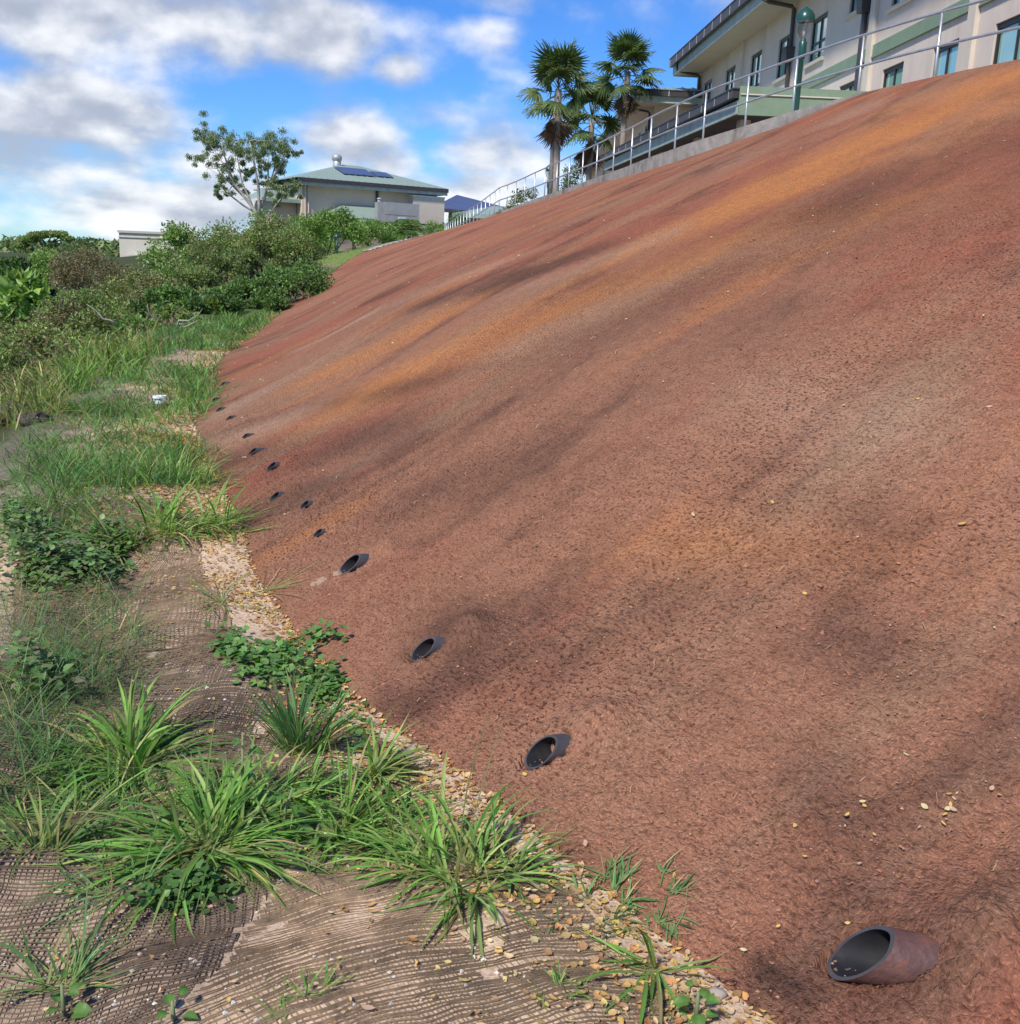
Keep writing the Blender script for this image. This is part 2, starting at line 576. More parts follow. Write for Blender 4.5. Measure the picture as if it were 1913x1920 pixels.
# ------------------------------------------------------------------ terrain
RAILBASE = [(6.93, 18.60, 4.98), (6.18, 20.30, 4.94), (5.40, 21.95, 4.83), (4.72, 23.20, 4.69), (4.07, 24.60, 4.56), (3.65, 26.10, 4.49),
            (3.25, 27.80, 4.43), (2.95, 29.50, 4.39), (2.62, 31.30, 4.37), (2.27, 33.30, 4.35), (1.93, 35.00, 4.32), (1.57, 36.70, 4.29),
            (1.21, 38.50, 4.25), (0.82, 40.20, 4.20), (0.46, 41.80, 4.16), (0.08, 43.40, 4.10), (-0.30, 45.00, 4.05), (-0.68, 46.40, 4.00),
            (-1.05, 47.60, 3.95), (-1.30, 49.25, 3.90), (-1.57, 50.90, 3.85), (-1.83, 52.55, 3.79), (-2.10, 54.20, 3.74), (-2.36, 55.85, 3.69),
            (-2.63, 57.50, 3.65), (-2.91, 59.15, 3.61), (-3.17, 60.80, 3.56), (-3.44, 62.45, 3.52), (-3.72, 64.10, 3.48), (-3.98, 65.75, 3.43),
            (-4.25, 67.40, 3.39), (-4.51, 69.05, 3.35), (-4.77, 70.70, 3.31), (-5.03, 72.35, 3.28), (-5.26, 74.00, 3.27), (-5.49, 75.65, 3.25)]
# toe of the slope -> its crest (both in plan, with heights)
LOFT = [((7.5, -6, 0), (17.2, -1.5, 5.0)), ((5.0, -3, 0), (15.2, 1.9, 5.0)), ((3.2, -1.2, 0), (13.7, 4.4, 5.0)), ((1.9, .3, 0), (12.5, 6.7, 5.0)), ((1.15, 1.2, 0), (11.7, 8.3, 5.0)),
        ((.58, 1.96, 0), (10.9, 9.8, 5.0)), ((.25, 2.43, 0), (10.4, 10.8, 5.0)), ((-.13, 2.99, 0), (9.85, 11.9, 5.0)), ((-.62, 3.62, 0), (9.3, 13.0, 5.0)),
        ((-1.30, 4.98, 0), (8.4, 14.9, 5.0)), ((-1.63, 5.92, 0), (7.9, 16.0, 5.0)), ((-2.75, 8.72, 0), (6.8, 18.3, 4.97)), ((-3.6, 11.5, 0), (6.0, 20.0, 4.88)),
        ((-4.4, 14.78, 0), (5.25, 21.7, 4.60)), ((-5.0, 18.0, 0), (4.45, 23.4, 4.40)), ((-5.6, 22.0, 0), (3.45, 26.2, 4.17)), ((-6.3, 26.0, 0), (2.75, 29.8, 4.15)),
        ((-6.9, 29.6, 0), (2.12, 33.3, 4.20)), ((-7.6, 36.0, .30), (.95, 39.0, 4.10)), ((-7.8, 42.0, .90), (-.1, 43.6, 4.02)), ((-7.5, 50.0, 2.0), (-1.45, 50.5, 3.80)),
        ((-6.6, 60.0, 2.75), (-3.05, 60.0, 3.55)), ((-6.0, 70.0, 3.15), (-4.75, 70.0, 3.30)), ((-6.0, 77.0, 3.2), (-5.6, 77.0, 3.22))]


def catmull(P, t):
    P = np.asarray(P, float)
    t = np.clip(t, 0, len(P) - 1.0001)
    i = np.floor(t).astype(int)
    f = (t - i)[..., None]
    g = lambda k: P[np.clip(k, 0, len(P) - 1)]
    p0, p1, p2, p3 = g(i - 1), g(i), g(i + 1), g(i + 2)
    return .5 * (2 * p1 + (p2 - p0) * f + (2 * p0 - 5 * p1 + 4 * p2 - p3) * f ** 2 + (3 * p1 - p0 - 3 * p2 + p3) * f ** 3)


TOE, CREST = [a for a, b in LOFT], [b for a, b in LOFT]
_tt = np.linspace(0, len(LOFT) - 1.001, 3000)
_toe_dense = catmull(TOE, _tt)
_toe_arc = np.concatenate([[0], np.cumsum(np.linalg.norm(np.diff(_toe_dense, axis=0), axis=1))])


def slope_pt(t, v, detail=0):
    """t runs along the toe (index into LOFT), v from toe (0) to crest (1)"""
    a, b = catmull(TOE, t), catmull(CREST, t)
    v_ = v[..., None]
    p = a * (1 - v_) + b * v_
    g = v + .035 * np.sin(np.pi * v) * (1 - v) - .012 * np.sin(np.pi * np.clip(v * 5, 0, 1))
    p[..., 2] = a[..., 2] + (b[..., 2] - a[..., 2]) * g
    u = np.interp(t, _tt, _toe_arc)
    w = np.linalg.norm((b - a)[..., :2], axis=-1) * v
    amp = np.clip(np.minimum(v * 8, (1 - v) * 10), 0.0, 1)
    p[..., 2] += amp * (.045 * fbm(u * .35, w * .16, 3, 5) + .022 * fbm(u * 1.5, w * .35, 3, 9))
    if detail:
        near = np.clip(1.4 - p[..., 1] / 14, 0.12, 1)
        d = .006 * fbm(u * 6, w * 6, 2, 21) + .0025 * fbm(u * 24, w * 24, 2, 31) + (.0042 * vnoise(u * 52, w * 60, 33) + .0034 * vnoise(u * 83, w * 90, 35)) * np.clip(.9 + .6 * fbm(u * .7, w * .5, 2, 37), .3, 1.6) - .008 * np.clip(vnoise(u * 19, w * 19, 44) - .3, 0, 1) - .014 * np.clip(vnoise(u * 47, w * 47, 46) - .3, 0, 1)
        p[..., 2] += near * d * np.clip(v * 40, .25, 1)
    return p, u, w


_ly = np.array([-8, 0, 3, 5, 7.7, 11.4, 17.7, 23.5, 29, 36, 45, 60, 200])
_lx = np.array([-3.2, -3.2, -3.2, -3.5, -3.95, -5.1, -6.6, -7.75, -9.2, -11, -13, -14, -14])


_to = np.argsort(_toe_dense[:, 1])


def toe_x(y):
    return np.interp(y, _toe_dense[_to, 1], _toe_dense[_to, 0])


def ground_z(x, y, fine=True):
    x, y = np.asarray(x, float), np.asarray(y, float)
    xl = np.interp(y, _ly, _lx)
    drop = np.clip(xl - x, 0, 40)
    z = -1.5 * sstep(drop, 0, 4.5) - .12 * sstep(drop, 0, .5)
    z = z - .06 * np.clip((xl + 1.0 - x), 0, 1.0)
    tz = np.interp(y, [0, 29.6, 36, 42, 50, 60, 70, 77, 90, 140, 600], [0, 0, .3, .9, 1.95, 2.7, 3.1, 3.2, 3.7, 3.0, -6])
    fall = .72 * (1 - sstep(y, 62, 84) * sstep(x, -30, -22))
    z = z * (1 - sstep(y, 58, 76)) + tz * (1 - fall * sstep(toe_x(y) - x, .4, 6.5))
    if fine:
        k = np.clip(1.2 - y / 40, 0, 1) * np.clip(1 - drop / 6, .4, 1)
        k = k * sstep(toe_x(y) - x, -.05, .55)
        z = z + k * (.075 * fbm(x * .9, y * .7, 3, 61) + .028 * fbm(x * 2.6, y * 2.2, 2, 71)
                     + .007 * np.sin((x * .55 + y) * 9 + 3.0 * fbm(x * 1.2, y * 1.2, 2, 77)) * sstep(fbm(x * .8, y * .8, 2, 79), -.1, .5))
    return z


def gz(x, y):
    return float(ground_z(np.array([x]), np.array([y]))[0])


def build_slope():
    # spacing grows with distance
    yv = np.interp(_tt, np.arange(len(TOE)), [p[1] for p in TOE])
    dens = 1 / np.clip(.0052 * np.maximum(yv - .2, 1.3) * (1 + 1.6 * sstep(yv, 5, 12)), .0052, .3)
    dens[yv < .6] = 1 / .10
    cum = np.concatenate([[0], np.cumsum(np.diff(_toe_arc) * dens[:-1])])
    ns = int(cum[-1])
    t = np.interp(np.linspace(0, cum[-1], ns), cum, _tt)
    nv = 580
    v = np.linspace(0, 1, nv) ** 1.6
    T, Vv = np.meshgrid(t, v, indexing='ij')
    p, u, w = slope_pt(T, Vv, 1)
    p[:, 0, 2] -= .12
    # the bores of the near pipes stay open: the soil inside them lies below the tube
    for px_, py_, R_, _, kw in PIPES[:8]:
        _, _, c_, a_, _ = pipe_geom(px_, py_, R_, **kw)
        ctr = np.array(tuple(c_ - a_ * (R_ * 4.0)))
        dd = np.linalg.norm((p - ctr)[..., :2], axis=-1)
        p[..., 2] += R_ * 1.15 * np.exp(-(dd / (R_ * 2.1)) ** 2)
        rel = p - np.array(tuple(c_))
        s_ = rel @ np.array(tuple(a_))
        rad = np.linalg.norm(rel - s_[..., None] * np.array(tuple(a_)), axis=-1)
        ins = (rad < R_ * .97) & (s_ < R_ * 2.2) & (s_ > -R_ * 2.2)
        axz = c_.z + s_ * a_.z
        p[..., 2] = np.where(ins, np.minimum(p[..., 2], axz - R_ * 1.25), p[..., 2])
    # tuck the crest down behind the wall
    n0 = ns * nv
    idx = np.arange(n0).reshape(ns, nv)
    F = np.stack([idx[:-1, :-1], idx[1:, :-1], idx[1:, 1:], idx[:-1, 1:]], -1).reshape(-1, 4)
    C = np.zeros((ns, nv, 3))
    for ch, A, B, wd, k in STAINS:
        (ua, wa), (ub, wb) = slope_uw(*A), slope_uw(*B)
        dx, dy = ub - ua, wb - wa
        L2 = dx * dx + dy * dy + 1e-6
        wob = .35 * wd * fbm(u * .8, w * .5, 3, int(A[0]) % 97)
        q = ((u - ua) * dx + (w - wa) * dy) / L2
        dist = np.hypot(u - ua - q * dx, w - wa - q * dy) + wob
        end = np.maximum(np.maximum(-q, q - 1) * math.sqrt(L2), 0)
        r = np.exp(-(dist / wd) ** 2 - (end / max(wd * 1.6, .1 * math.sqrt(L2))) ** 2)
        r *= np.clip(.8 + .45 * fbm(u * 1.6, w * .45, 4, int(A[1]) % 89), 0, 1.25)
        C[..., ch] = np.maximum(C[..., ch], np.clip(k * r, 0, 1))
    mb = MB()
    mb.add(p.reshape(-1, 3), F, C.reshape(-1, 3))
    uvs = np.stack([u, w], -1).reshape(-1, 2)
    mb.build('slope', M_SLOPE, smooth=True, uv=uvs, kind='structure')
    return ns * nv


# soil bands of the mat: channel (0 orange, 1 dark, 2 pale), from, to, half width in metres, strength
STAINS = [(0, (640, 755), (1010, 610), .5, .8), (0, (1000, 605), (1520, 420), .75, .8), (0, (1230, 450), (1660, 290), .5, 1.0), (0, (1500, 340), (1900, 150), 1.0, .9), (0, (620, 690), (800, 610), .35, .6), (0, (890, 460), (1110, 385), .6, .5), (0, (1690, 200), (1900, 130), .6, .6), (0, (450, 700), (560, 650), .4, .5),
          (0, (1350, 1010), (1560, 1040), .25, .35), (0, (480, 1060), (640, 960), .12, .5),
          (2, (560, 655), (690, 590), .12, .8), (2, (430, 770), (640, 650), .22, .5), (2, (1000, 640), (1400, 470), .4, .45), (2, (380, 830), (520, 790), .3, .55), (2, (760, 560), (1000, 470), .3, .4), (2, (980, 545), (1250, 440), .25, .45), (2, (1380, 300), (1640, 200), .4, .35), (2, (1480, 760), (1640, 800), .4, .35),
          (1, (800, 570), (1110, 470), .35, .7), (1, (1330, 510), (1910, 270), 1.0, .62), (1, (560, 770), (900, 690), .3, .6), (1, (410, 880), (720, 810), .35, .65), (1, (1130, 770), (1380, 620), .5, .4), (1, (690, 490), (830, 440), .6, .6), (1, (540, 565), (700, 490), .6, .55), (1, (1700, 330), (1900, 300), .5, .35),
          (1, (820, 930), (930, 900), .28, .65), (1, (480, 960), (560, 930), .25, .5), (1, (860, 1150), (900, 1180), .14, .6), (1, (1490, 1430), (1560, 1500), .13, .6), (1, (1500, 1640), (1600, 1660), .10, .65), (1, (1430, 1840), (1450, 1860), .05, .9), (1, (1650, 1230), (1760, 1250), .22, .5), (1, (740, 1290), (780, 1330), .07, .6), (1, (1230, 1290), (1300, 1330), .12, .35), (1, (880, 1560), (900, 1500), .08, .4)]
# coarse copies of slope and ground to set things down on
_ct = np.linspace(0, len(LOFT) - 1.01, 500)
_cv = np.linspace(0, 1, 130)
_T, _V = np.meshgrid(_ct, _cv, indexing='ij')
_cp, _cu, _cw = slope_pt(_T, _V, 0)
_ci = np.arange(_cp.shape[0] * _cp.shape[1]).reshape(_cp.shape[:2])
_cf = np.stack([_ci[:-1, :-1], _ci[1:, :-1], _ci[1:, 1:], _ci[:-1, 1:]], -1).reshape(-1, 4)
BV_SLOPE = BVHTree.FromPolygons(_cp.reshape(-1, 3).tolist(), _cf.tolist())
_gx = np.concatenate([np.linspace(-60, -12, 50), np.linspace(-11.9, 3, 150)])
_gy = np.concatenate([np.linspace(.3, 12, 120), np.linspace(12.2, 100, 150)])
_X, _Y = np.meshgrid(_gx, _gy, indexing='ij')
_gp = np.stack([_X, _Y, ground_z(_X, _Y)], -1)
_gi = np.arange(_X.size).reshape(_X.shape)
_gf = np.stack([_gi[:-1, :-1], _gi[1:, :-1], _gi[1:, 1:], _gi[:-1, 1:]], -1).reshape(-1, 4)
BV_GROUND = BVHTree.FromPolygons(_gp.reshape(-1, 3).tolist(), _gf.tolist())
ORG = Vector((0, 0, EYE))


def hit(px, py, which='both'):
    d = ray(px, py).normalized()
    best = None
    for nm, bv in (('slope', BV_SLOPE), ('ground', BV_GROUND)):
        if which != 'both' and which != nm:
            continue
        loc, nor, _, dist = bv.ray_cast(ORG, d)
        if loc is not None and (best is None or dist < best[2]):
            if nor.z < 0:
                nor = -nor
            best = (loc, nor, dist, nm)
    return best


def slope_uw(px, py):
    h = None
    while h is None:
        h = hit(px, py, 'slope')
        px, py = px + 6, py + 2
    h = h[0]
    d = np.linalg.norm(_cp - np.array(tuple(h)), axis=-1)
    i, j = np.unravel_index(np.argmin(d), d.shape)
    return _cu[i, j], _cw[i, j]


# weep pipes near the foot of the slope: where they leave it, radius, label
PIPES = [
    (1616, 1803, .066, 'rusty exposed drain pipe nearest the camera, lying proud of the slope', dict(mat='rust', lift=.42, face=(-1, .05))),
    (1016, 1416, .051, 'second pipe from the camera, with straw in its mouth', dict(lift=.26, face=(-.85, -.5))),
    (795, 1222, .047, 'third pipe from the camera, dark with shiny bore', dict(lift=.26, face=(-.85, -.5))),
    (658, 1062, .049, 'fourth pipe from the camera, with a silt fan', dict(lift=.30, silt=(.22, .075))),
    (597, 1002, .024, 'small fifth pipe from the camera, nearly buried', dict(lift=.4)),
    (572, 948, .026, 'sixth pipe from the camera, half buried by matting', dict(lift=.3, silt=(.2, .05))),
    (516, 934, .032, 'seventh pipe from the camera, with broken lip', dict(lift=.4, silt=(.14, .06))),
    (510, 877, .033, 'eighth pipe from the camera, round and open', dict(lift=.4)),
    (474, 850, .033, 'ninth pipe from the camera, above a pale silt streak', dict(lift=.42, silt=(.28, .08))),
    (460, 820, .027, 'tenth pipe from the camera, a thin dark slit', dict(lift=.42)),
    (430, 786, .028, 'eleventh pipe from the camera, with pale streak', dict(lift=.42, silt=(.25, .05))),
    (411, 770, .030, 'twelfth pipe from the camera, level with the bucket', dict(lift=.42)),
    (401, 752, .032, 'thirteenth pipe from the camera, near the slope foot', dict(lift=.42)),
    (418, 722, .033, 'farthest visible pipe, small and dark', dict(lift=.42)),
]


def pipe_geom(px, py, R, lift=.0, tilt=.12, cutup=.54, face=(-.8, -.6), **_):
    h = None
    while h is None:
        h = hit(px, py, 'slope')
        px += 4
    p, nor = h[0], h[1]
    out = Vector((*face, 0)).normalized()
    a = (out + Vector((0, 0, tilt))).normalized()
    n = (out * (1 - cutup) + Vector((0, 0, 1)) * cutup).normalized()
    return p, nor, p + nor * (R * lift), a, n


build_slope()


def build_ground():
    xs = np.concatenate([-np.geomspace(900, 13, 30), np.linspace(-12.6, -4.6, 60), np.linspace(-4.5, 1.6, 190), np.linspace(1.8, 12, 12), np.geomspace(13, 900, 22)])
    ys = np.concatenate([-np.geomspace(400, 3, 14), np.linspace(-2.5, 1.2, 12), np.linspace(1.25, 6, 160), np.linspace(6.05, 14, 100), np.linspace(14.2, 60, 80), np.geomspace(62, 2500, 40)])
    X, Y = np.meshgrid(xs, ys, indexing='ij')
    Z = ground_z(X, Y)
    inner = (X > toe_x(Y) + .4)
    Z = np.where(inner & (Y < 78), np.minimum(Z, -.3), Z)
    Z = np.where((X > toe_x(Y) + .15) & ~inner & (Y < 78), np.minimum(Z, -.1), Z)
    tan = np.array([.80, .60, .41])
    soil = np.array([.56, .42, .30])
    grey = np.array([.29, .235, .185])
    veg = np.array([.075, .085, .035])
    lawn = np.array([.22, .30, .08])
    n1 = fbm(X * .8 + 5, Y * .8, 4, 91)
    k = sstep(n1 + .9 * sstep(X - toe_x(Y), -1.3, -.2) - .25, -.25, .35)[..., None]
    C = soil * (1 - k) + tan * k
    dist = (toe_x(Y) - X)
    g = (sstep(dist + .35 * fbm(X * 1.3, Y * 1.3, 3, 95), .45, 1.3) * sstep(Y, 5.5, 7.5))[..., None]
    C = C * (1 - g) + grey * g
    out = sstep(np.interp(Y, _ly, _lx) - X, -.2, .5)[..., None]
    C = C * (1 - out) + veg * out
    lw = (sstep(Y, 44, 47) * sstep(X, -20, -13) * (1 - sstep(Y, 66, 72)))[..., None]
    C = C * (1 - lw) + lawn * lw
    mg = (sstep(Y, 17, 24) * (1 - sstep(Y, 44, 47)))[..., None]
    C = C * (1 - mg) + np.array([.10, .14, .045]) * mg
    far = sstep(Y, 70, 90)[..., None]
    C = C * (1 - far) + np.array([.08, .10, .045]) * far
    gi = np.arange(X.size).reshape(X.shape)
    F = np.stack([gi[:-1, :-1], gi[1:, :-1], gi[1:, 1:], gi[:-1, 1:]], -1).reshape(-1, 4)
    mb = MB()
    mb.add(np.stack([X, Y, Z], -1).reshape(-1, 3), F, C.reshape(-1, 3))
    mb.build('ground', M_GROUND, smooth=True, kind='structure')


build_ground()


# paved terrace behind the retaining wall, lower than the wall's top
def build_terrace():
    mb = MB()
    B = np.array([(15.5, 2, 5.0), (13.0, 6.3, 5.0), (11.1, 9.9, 5.0), (9.5, 13.1, 5.0), (8.1, 16, 4.99)] + RAILBASE)
    out = B.copy()
    n = len(B)
    In = np.stack([B[:, 0] + .28, B[:, 1] + .05, np.where(B[:, 1] < 46, 3.0, B[:, 2] - .2)], 1)
    Ou = np.stack([np.full(n, 45.), B[:, 1] + np.linspace(8, 0, n), In[:, 2]], 1)
    V = np.concatenate([In, Ou])
    F = [(i, i + n, i + 1 + n, i + 1) for i in range(n - 1)]
    mb.add(V, np.array(F))
    mb.build('terrace', M_PAVE, kind='structure')


build_terrace()

# ------------------------------------------------------------------ retaining wall and railing
def sweep(mb, pts, off_in, off_out, z0, z1, C=None):
    """a wall along a plan polyline: from off_out (towards the slope) to off_in, heights relative to the line"""
    P = np.asarray(pts, float)
    d = np.gradient(P[:, :2], axis=0)
    d /= np.linalg.norm(d, axis=1)[:, None]
    nrm = np.stack([d[:, 1], -d[:, 0]], 1)
    if nrm[0, 0] < 0:
        nrm = -nrm
    n = len(P)
    V = []
    for o, z in ((off_out, z0), (off_out, z1), (off_in, z1), (off_in, z0)):
        V.append(np.concatenate([P[:, :2] + nrm * o, P[:, 2:] + z], 1))
    V = np.concatenate(V)
    F = [(a * n + i, a * n + i + 1, ((a + 1) % 4) * n + i + 1, ((a + 1) % 4) * n + i) for a in range(4) for i in range(n - 1)]
    mb.add(V, [np.array(F), np.array([[0, n, 2 * n, 3 * n], [n - 1, 4 * n - 1, 3 * n - 1, 2 * n - 1]])], C)


NEAR_LINE = [(15.5, 2.0, 5.0), (13.0, 6.3, 5.0), (11.1, 9.9, 5.0), (9.5, 13.1, 5.0), (8.1, 16.0, 4.99)]
wall_line = catmull(NEAR_LINE + RAILBASE, np.linspace(0, len(NEAR_LINE) + len(RAILBASE) - 1.01, 140))
wall_root = thing('retaining_wall', tuple(wall_line[70]), 'long low weathered grey concrete kerb wall along the top of the slope', 'wall')
cuts = list(range(0, 140, 12)) + [139]
for a, b in zip(cuts[:-1], cuts[1:]):
    if b - a < 2:
        continue
    m = MB()
    seg = wall_line[a:b + 1].copy()
    e = (seg[1] - seg[0])
    seg[0] += e / np.linalg.norm(e) * .006
    sweep(m, seg, .17, -.17, -2.2, -.004 + .006 * ((a // 12) % 2))
    part('wall_segment', m, M_CONC, wall_root)

rail_root = thing('metal_railing', (0.8, 40.2, 4.2), 'galvanised two-rail pipe railing running along the top of the red slope', 'railing')
RB = [(11.1, 9.9, 5.0), (9.9, 12.2, 5.0), (8.8, 14.5, 5.0), (7.85, 16.6, 4.99)] + RAILBASE
for h, nm in ((1.07, 'top_rail'), (.53, 'middle_rail')):
    m = MB()
    pts = catmull([(x, y, z + h) for x, y, z in RB], np.linspace(0, len(RB) - 1.01, 160))
    m.tube(pts, .024, 8)
    part(nm, m, M_STEEL, rail_root, True)
for x, y, z in RB:
    m = MB()
    m.tube([(x, y, z - .45), (x, y, z + 1.05)], .024, 8)
    m.lathe((x, y, z - .005), [(.06, 0), (.06, .012), (.03, .014), (.026, .03)], 10)
    part('post', m, M_STEEL, rail_root, True)


# ------------------------------------------------------------------ buildings
class Frame:
    def __init__(self, o, u, n):
        self.o, self.u, self.n = Vector(o), Vector(u).normalized(), Vector(n).normalized()

    def p(self, u, z, n=0.0):
        return Vector((self.o.x, self.o.y, 0)) + self.u * u + self.n * n + Vector((0, 0, z))

    def box(self, mb, u0, u1, z0, z1, n0, n1):
        c = (self.p(u0, z0, n0) + self.p(u1, z1, n1)) / 2
        mb.box(c, (self.u, self.n, (0, 0, 1)), (abs(u1 - u0) / 2, abs(n1 - n0) / 2, abs(z1 - z0) / 2))


def wall_with_openings(fr, u0, u1, z0, z1, ops, depth=.12):
    us = sorted({u0, u1, *[o[0] for o in ops], *[o[1] for o in ops]})
    zs = sorted({z0, z1, *[o[2] for o in ops], *[o[3] for o in ops]})
    mb = MB()
    for a, b in zip(us[:-1], us[1:]):
        for c, d in zip(zs[:-1], zs[1:]):
            cu, cz = (a + b) / 2, (c + d) / 2
            if any(o[0] < cu < o[1] and o[2] < cz < o[3] for o in ops):
                continue
            mb.add([fr.p(a, c), fr.p(b, c), fr.p(b, d), fr.p(a, d)], np.array([[0, 1, 2, 3]]))
    for a, b, c, d in ops:
        q = [(a, c), (b, c), (b, d), (a, d)]
        for i in range(4):
            (x0, y0), (x1, y1) = q[i], q[(i + 1) % 4]
            mb.add([fr.p(x0, y0), fr.p(x1, y1), fr.p(x1, y1, -depth), fr.p(x0, y0, -depth)], np.array([[0, 1, 2, 3]]))
    # back and ends so that the wall is solid
    mb.add([fr.p(u0, z0, -.3), fr.p(u1, z0, -.3), fr.p(u1, z1, -.3), fr.p(u0, z1, -.3)], np.array([[3, 2, 1, 0]]))
    for u in (u0, u1):
        mb.add([fr.p(u, z0), fr.p(u, z1), fr.p(u, z1, -.3), fr.p(u, z0, -.3)], np.array([[0, 1, 2, 3]]))
    return mb


def window(fr, root, a, b, c, d, depth=.10, mull=1, trans=None, sill=True, ft=.055, top=.10):
    m = MB()
    n0, n1 = -depth - .02, -depth + .05
    fr.box(m, a + .001, a + ft, c + .001, d - .001, n0, n1)
    fr.box(m, b - ft, b - .001, c + .001, d - .001, n0, n1)
    fr.box(m, a + ft, b - ft, c + .001, c + ft, n0, n1)
    fr.box(m, a + ft, b - ft, d - top, d - .001, n0, n1)
    for i in range(mull):
        u = a + (b - a) * (i + 1) / (mull + 1)
        fr.box(m, u - .025, u + .025, c + ft, d - top, n0 + .004, n1 - .006)
    if trans:
        z = c + (d - c) * trans
        fr.box(m, a + ft, b - ft, z - .025, z + .025, n0 + .008, n1 - .010)
    w = part('window', m, M_FRAME, root)
    for i in range(mull + 1):
        g = MB()
        x0 = a + ft + (b - a - 2 * ft) * i / (mull + 1)
        x1 = a + ft + (b - a - 2 * ft) * (i + 1) / (mull + 1)
        fr.box(g, x0 + .012, x1 - .012, c + ft, d - top, -depth - .012, -depth + .004)
        part('pane', g, M_GLASS, w)
    if sill:
        s = MB()
        fr.box(s, a - .12, b + .08, c - .12, c - .02, -.05, .075)
        part('sill', s, M_SILL, w)
    return w


def eave(root, fr, u0, u1, zs, over, fas=.34, gut=.29, gd=.16, step=1.15, back=-.02, soffit=True):
    """soffit, pale fascia and dark box gutter with straps; zs is the soffit height"""
    if soffit:
        m = MB()
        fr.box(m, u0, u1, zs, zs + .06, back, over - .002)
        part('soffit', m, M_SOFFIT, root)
    m = MB()
    fr.box(m, u0, u1, zs - .03, zs + fas, over, over + .05)
    part('fascia', m, M_FASCIA, root)
    m = MB()
    fr.box(m, u0 - .04, u1 + .04, zs + fas - .02, zs + fas + gut, over + .052, over + .052 + gd)
    fr.box(m, u0 - .06, u1 + .06, zs + fas + gut, zs + fas + gut + .035, over + .03, over + .075 + gd)
    g = part('gutter', m, M_GUTTER, root)
    k = int((u1 - u0) / step)
    for i in range(k + 1):
        u = u0 + .15 + (u1 - u0 - .3) * i / max(k, 1)
        s = MB()
        fr.box(s, u - .018, u + .018, zs + fas - .015, zs + fas + gut - .005, over + .0535 + gd, over + .064 + gd)
        part('strap', s, M_STRAP, g)


def downspout(root, fr, u, z0, z1, ztop=None, over=None, n=.09, head=None, w=.10):
    m = MB()
    pts = [fr.p(u, z0, n), fr.p(u, z1, n)]
    if over:
        pts = [fr.p(u, z0, n), fr.p(u, z1 - .10, n), fr.p(u, z1 - .02, n + .08), fr.p(u, z1 + .06, over - .12), fr.p(u, z1 + .14, over + .08), fr.p(u, ztop, over + .09)]
    m.tube(pts, w / 2, 8)
    if head:
        c = fr.p(u, head, n + .03)
        V = []
        for z, s in ((-.20, .16), (.15, .20), (.15, .22), (.19, .22)):
            for i, j in ((-1, -1), (1, -1), (1, 1), (-1, 1)):
                V.append(c + fr.u * (i * s) + fr.n * (j * s * .8) + Vector((0, 0, z)))
        F = [(4 * k + i, 4 * k + (i + 1) % 4, 4 * k + 4 + (i + 1) % 4, 4 * k + 4 + i) for k in range(3) for i in range(4)] + [(3, 2, 1, 0), (12, 13, 14, 15)]
        m.add(V, np.array(F))
    for z in (z0 + .35, (z0 + z1) / 2):
        fr.box(m, u - .10, u + .10, z - .02, z + .02, 0.003, n + .02)
    part('downspout', m, M_GUTTER, root)


# the two-storey building above the slope
main = thing('office_building', (8.5, 30, 3.0), 'large two-storey beige building with dark gutter above the railing', 'building')
FR = Frame((7.7, 41.2, 0), (.0719, -.9974, 0), (-.9974, -.0719, 0))
UP = [(-4.3, -2.95, 8.0, 9.36), (-.85, .52, 7.95, 9.27), (2.5, 3.8, 7.3, 9.18), (5.64, 7.0, 7.85, 9.07), (8.7, 9.98, 7.8, 9.0), (11.62, 12.85, 8.5, 9.6), (14.42, 15.7, 8.05, 9.3), (17.1, 18.3, 8.1, 9.3), (19.9, 21.3, 8.1, 9.3)]
LO = [(11.5, 12.75, 5.3, 6.73), (14.36, 15.55, 5.3, 6.66), (17.05, 18.2, 5.3, 6.63), (19.66, 21.2, 5.3, 6.58)]
part('wall', wall_with_openings(FR, -5.1, 26, 3.0, 9.9, UP + LO), M_WALL, main)
for i, (a, b, c, d) in enumerate(UP):
    window(FR, main, a, b, c, d, mull=1, trans=.42 if i in (2, 3, 4) else None, sill=i > 2)
for a, b, c, d in LO:
    window(FR, main, a, b, c, d, mull=1, sill=False)
for u, w in ((-5.0, .28), (1.46, .26), (13.52, .30), (18.8, .32), (24.0, .3)):
    m = MB()
    FR.box(m, u - w / 2, u + w / 2, 3.0, 9.88, .002, .10)
    part('pilaster', m, M_SILL, main)
for a, b in ((7.9, 13.36), (13.68, 18.62), (18.97, 23.84)):
    m = MB()
    FR.box(m, a, b, 7.08, 7.36, .003, .045)
    FR.box(m, a, b, 7.05, 7.083, .003, .065)
    part('band', m, M_GREENTRIM, main)
eave(main, FR, -5.75, 26, 9.86, 1.0)
m = MB()
q = [FR.p(-5.8, 10.5, 1.2), FR.p(26, 10.5, 1.2), FR.p(26, 12.6, -6), FR.p(-1.5, 12.6, -6), FR.p(-5.8, 10.5, -13), FR.p(26, 10.5, -13)]
m.add(q, [np.array([[0, 1, 2, 3]]), np.array([[0, 3, 4]]), np.array([[3, 2, 5, 4]])])
part('roof', m, M_ROOF, main)
m = MB()
FR.box(m, -5.75, -5.70, 9.83, 10.2, -12, 1.0)
FR.box(m, -5.70, -5.1, 9.86, 9.92, -12, -.03)
part('end_fascia', m, M_FASCIA, main)
m = MB()
FR.box(m, -5.1, -4.8, 3.0, 9.85, -12, -.31)
part('end_wall', m, M_WALL, main)
downspout(main, FR, 13.0, 3.2, 8.5, head=8.45, w=.15)
downspout(main, FR, 7.15, 3.2, 9.75, 10.2, 1.0, head=8.35, w=.13)
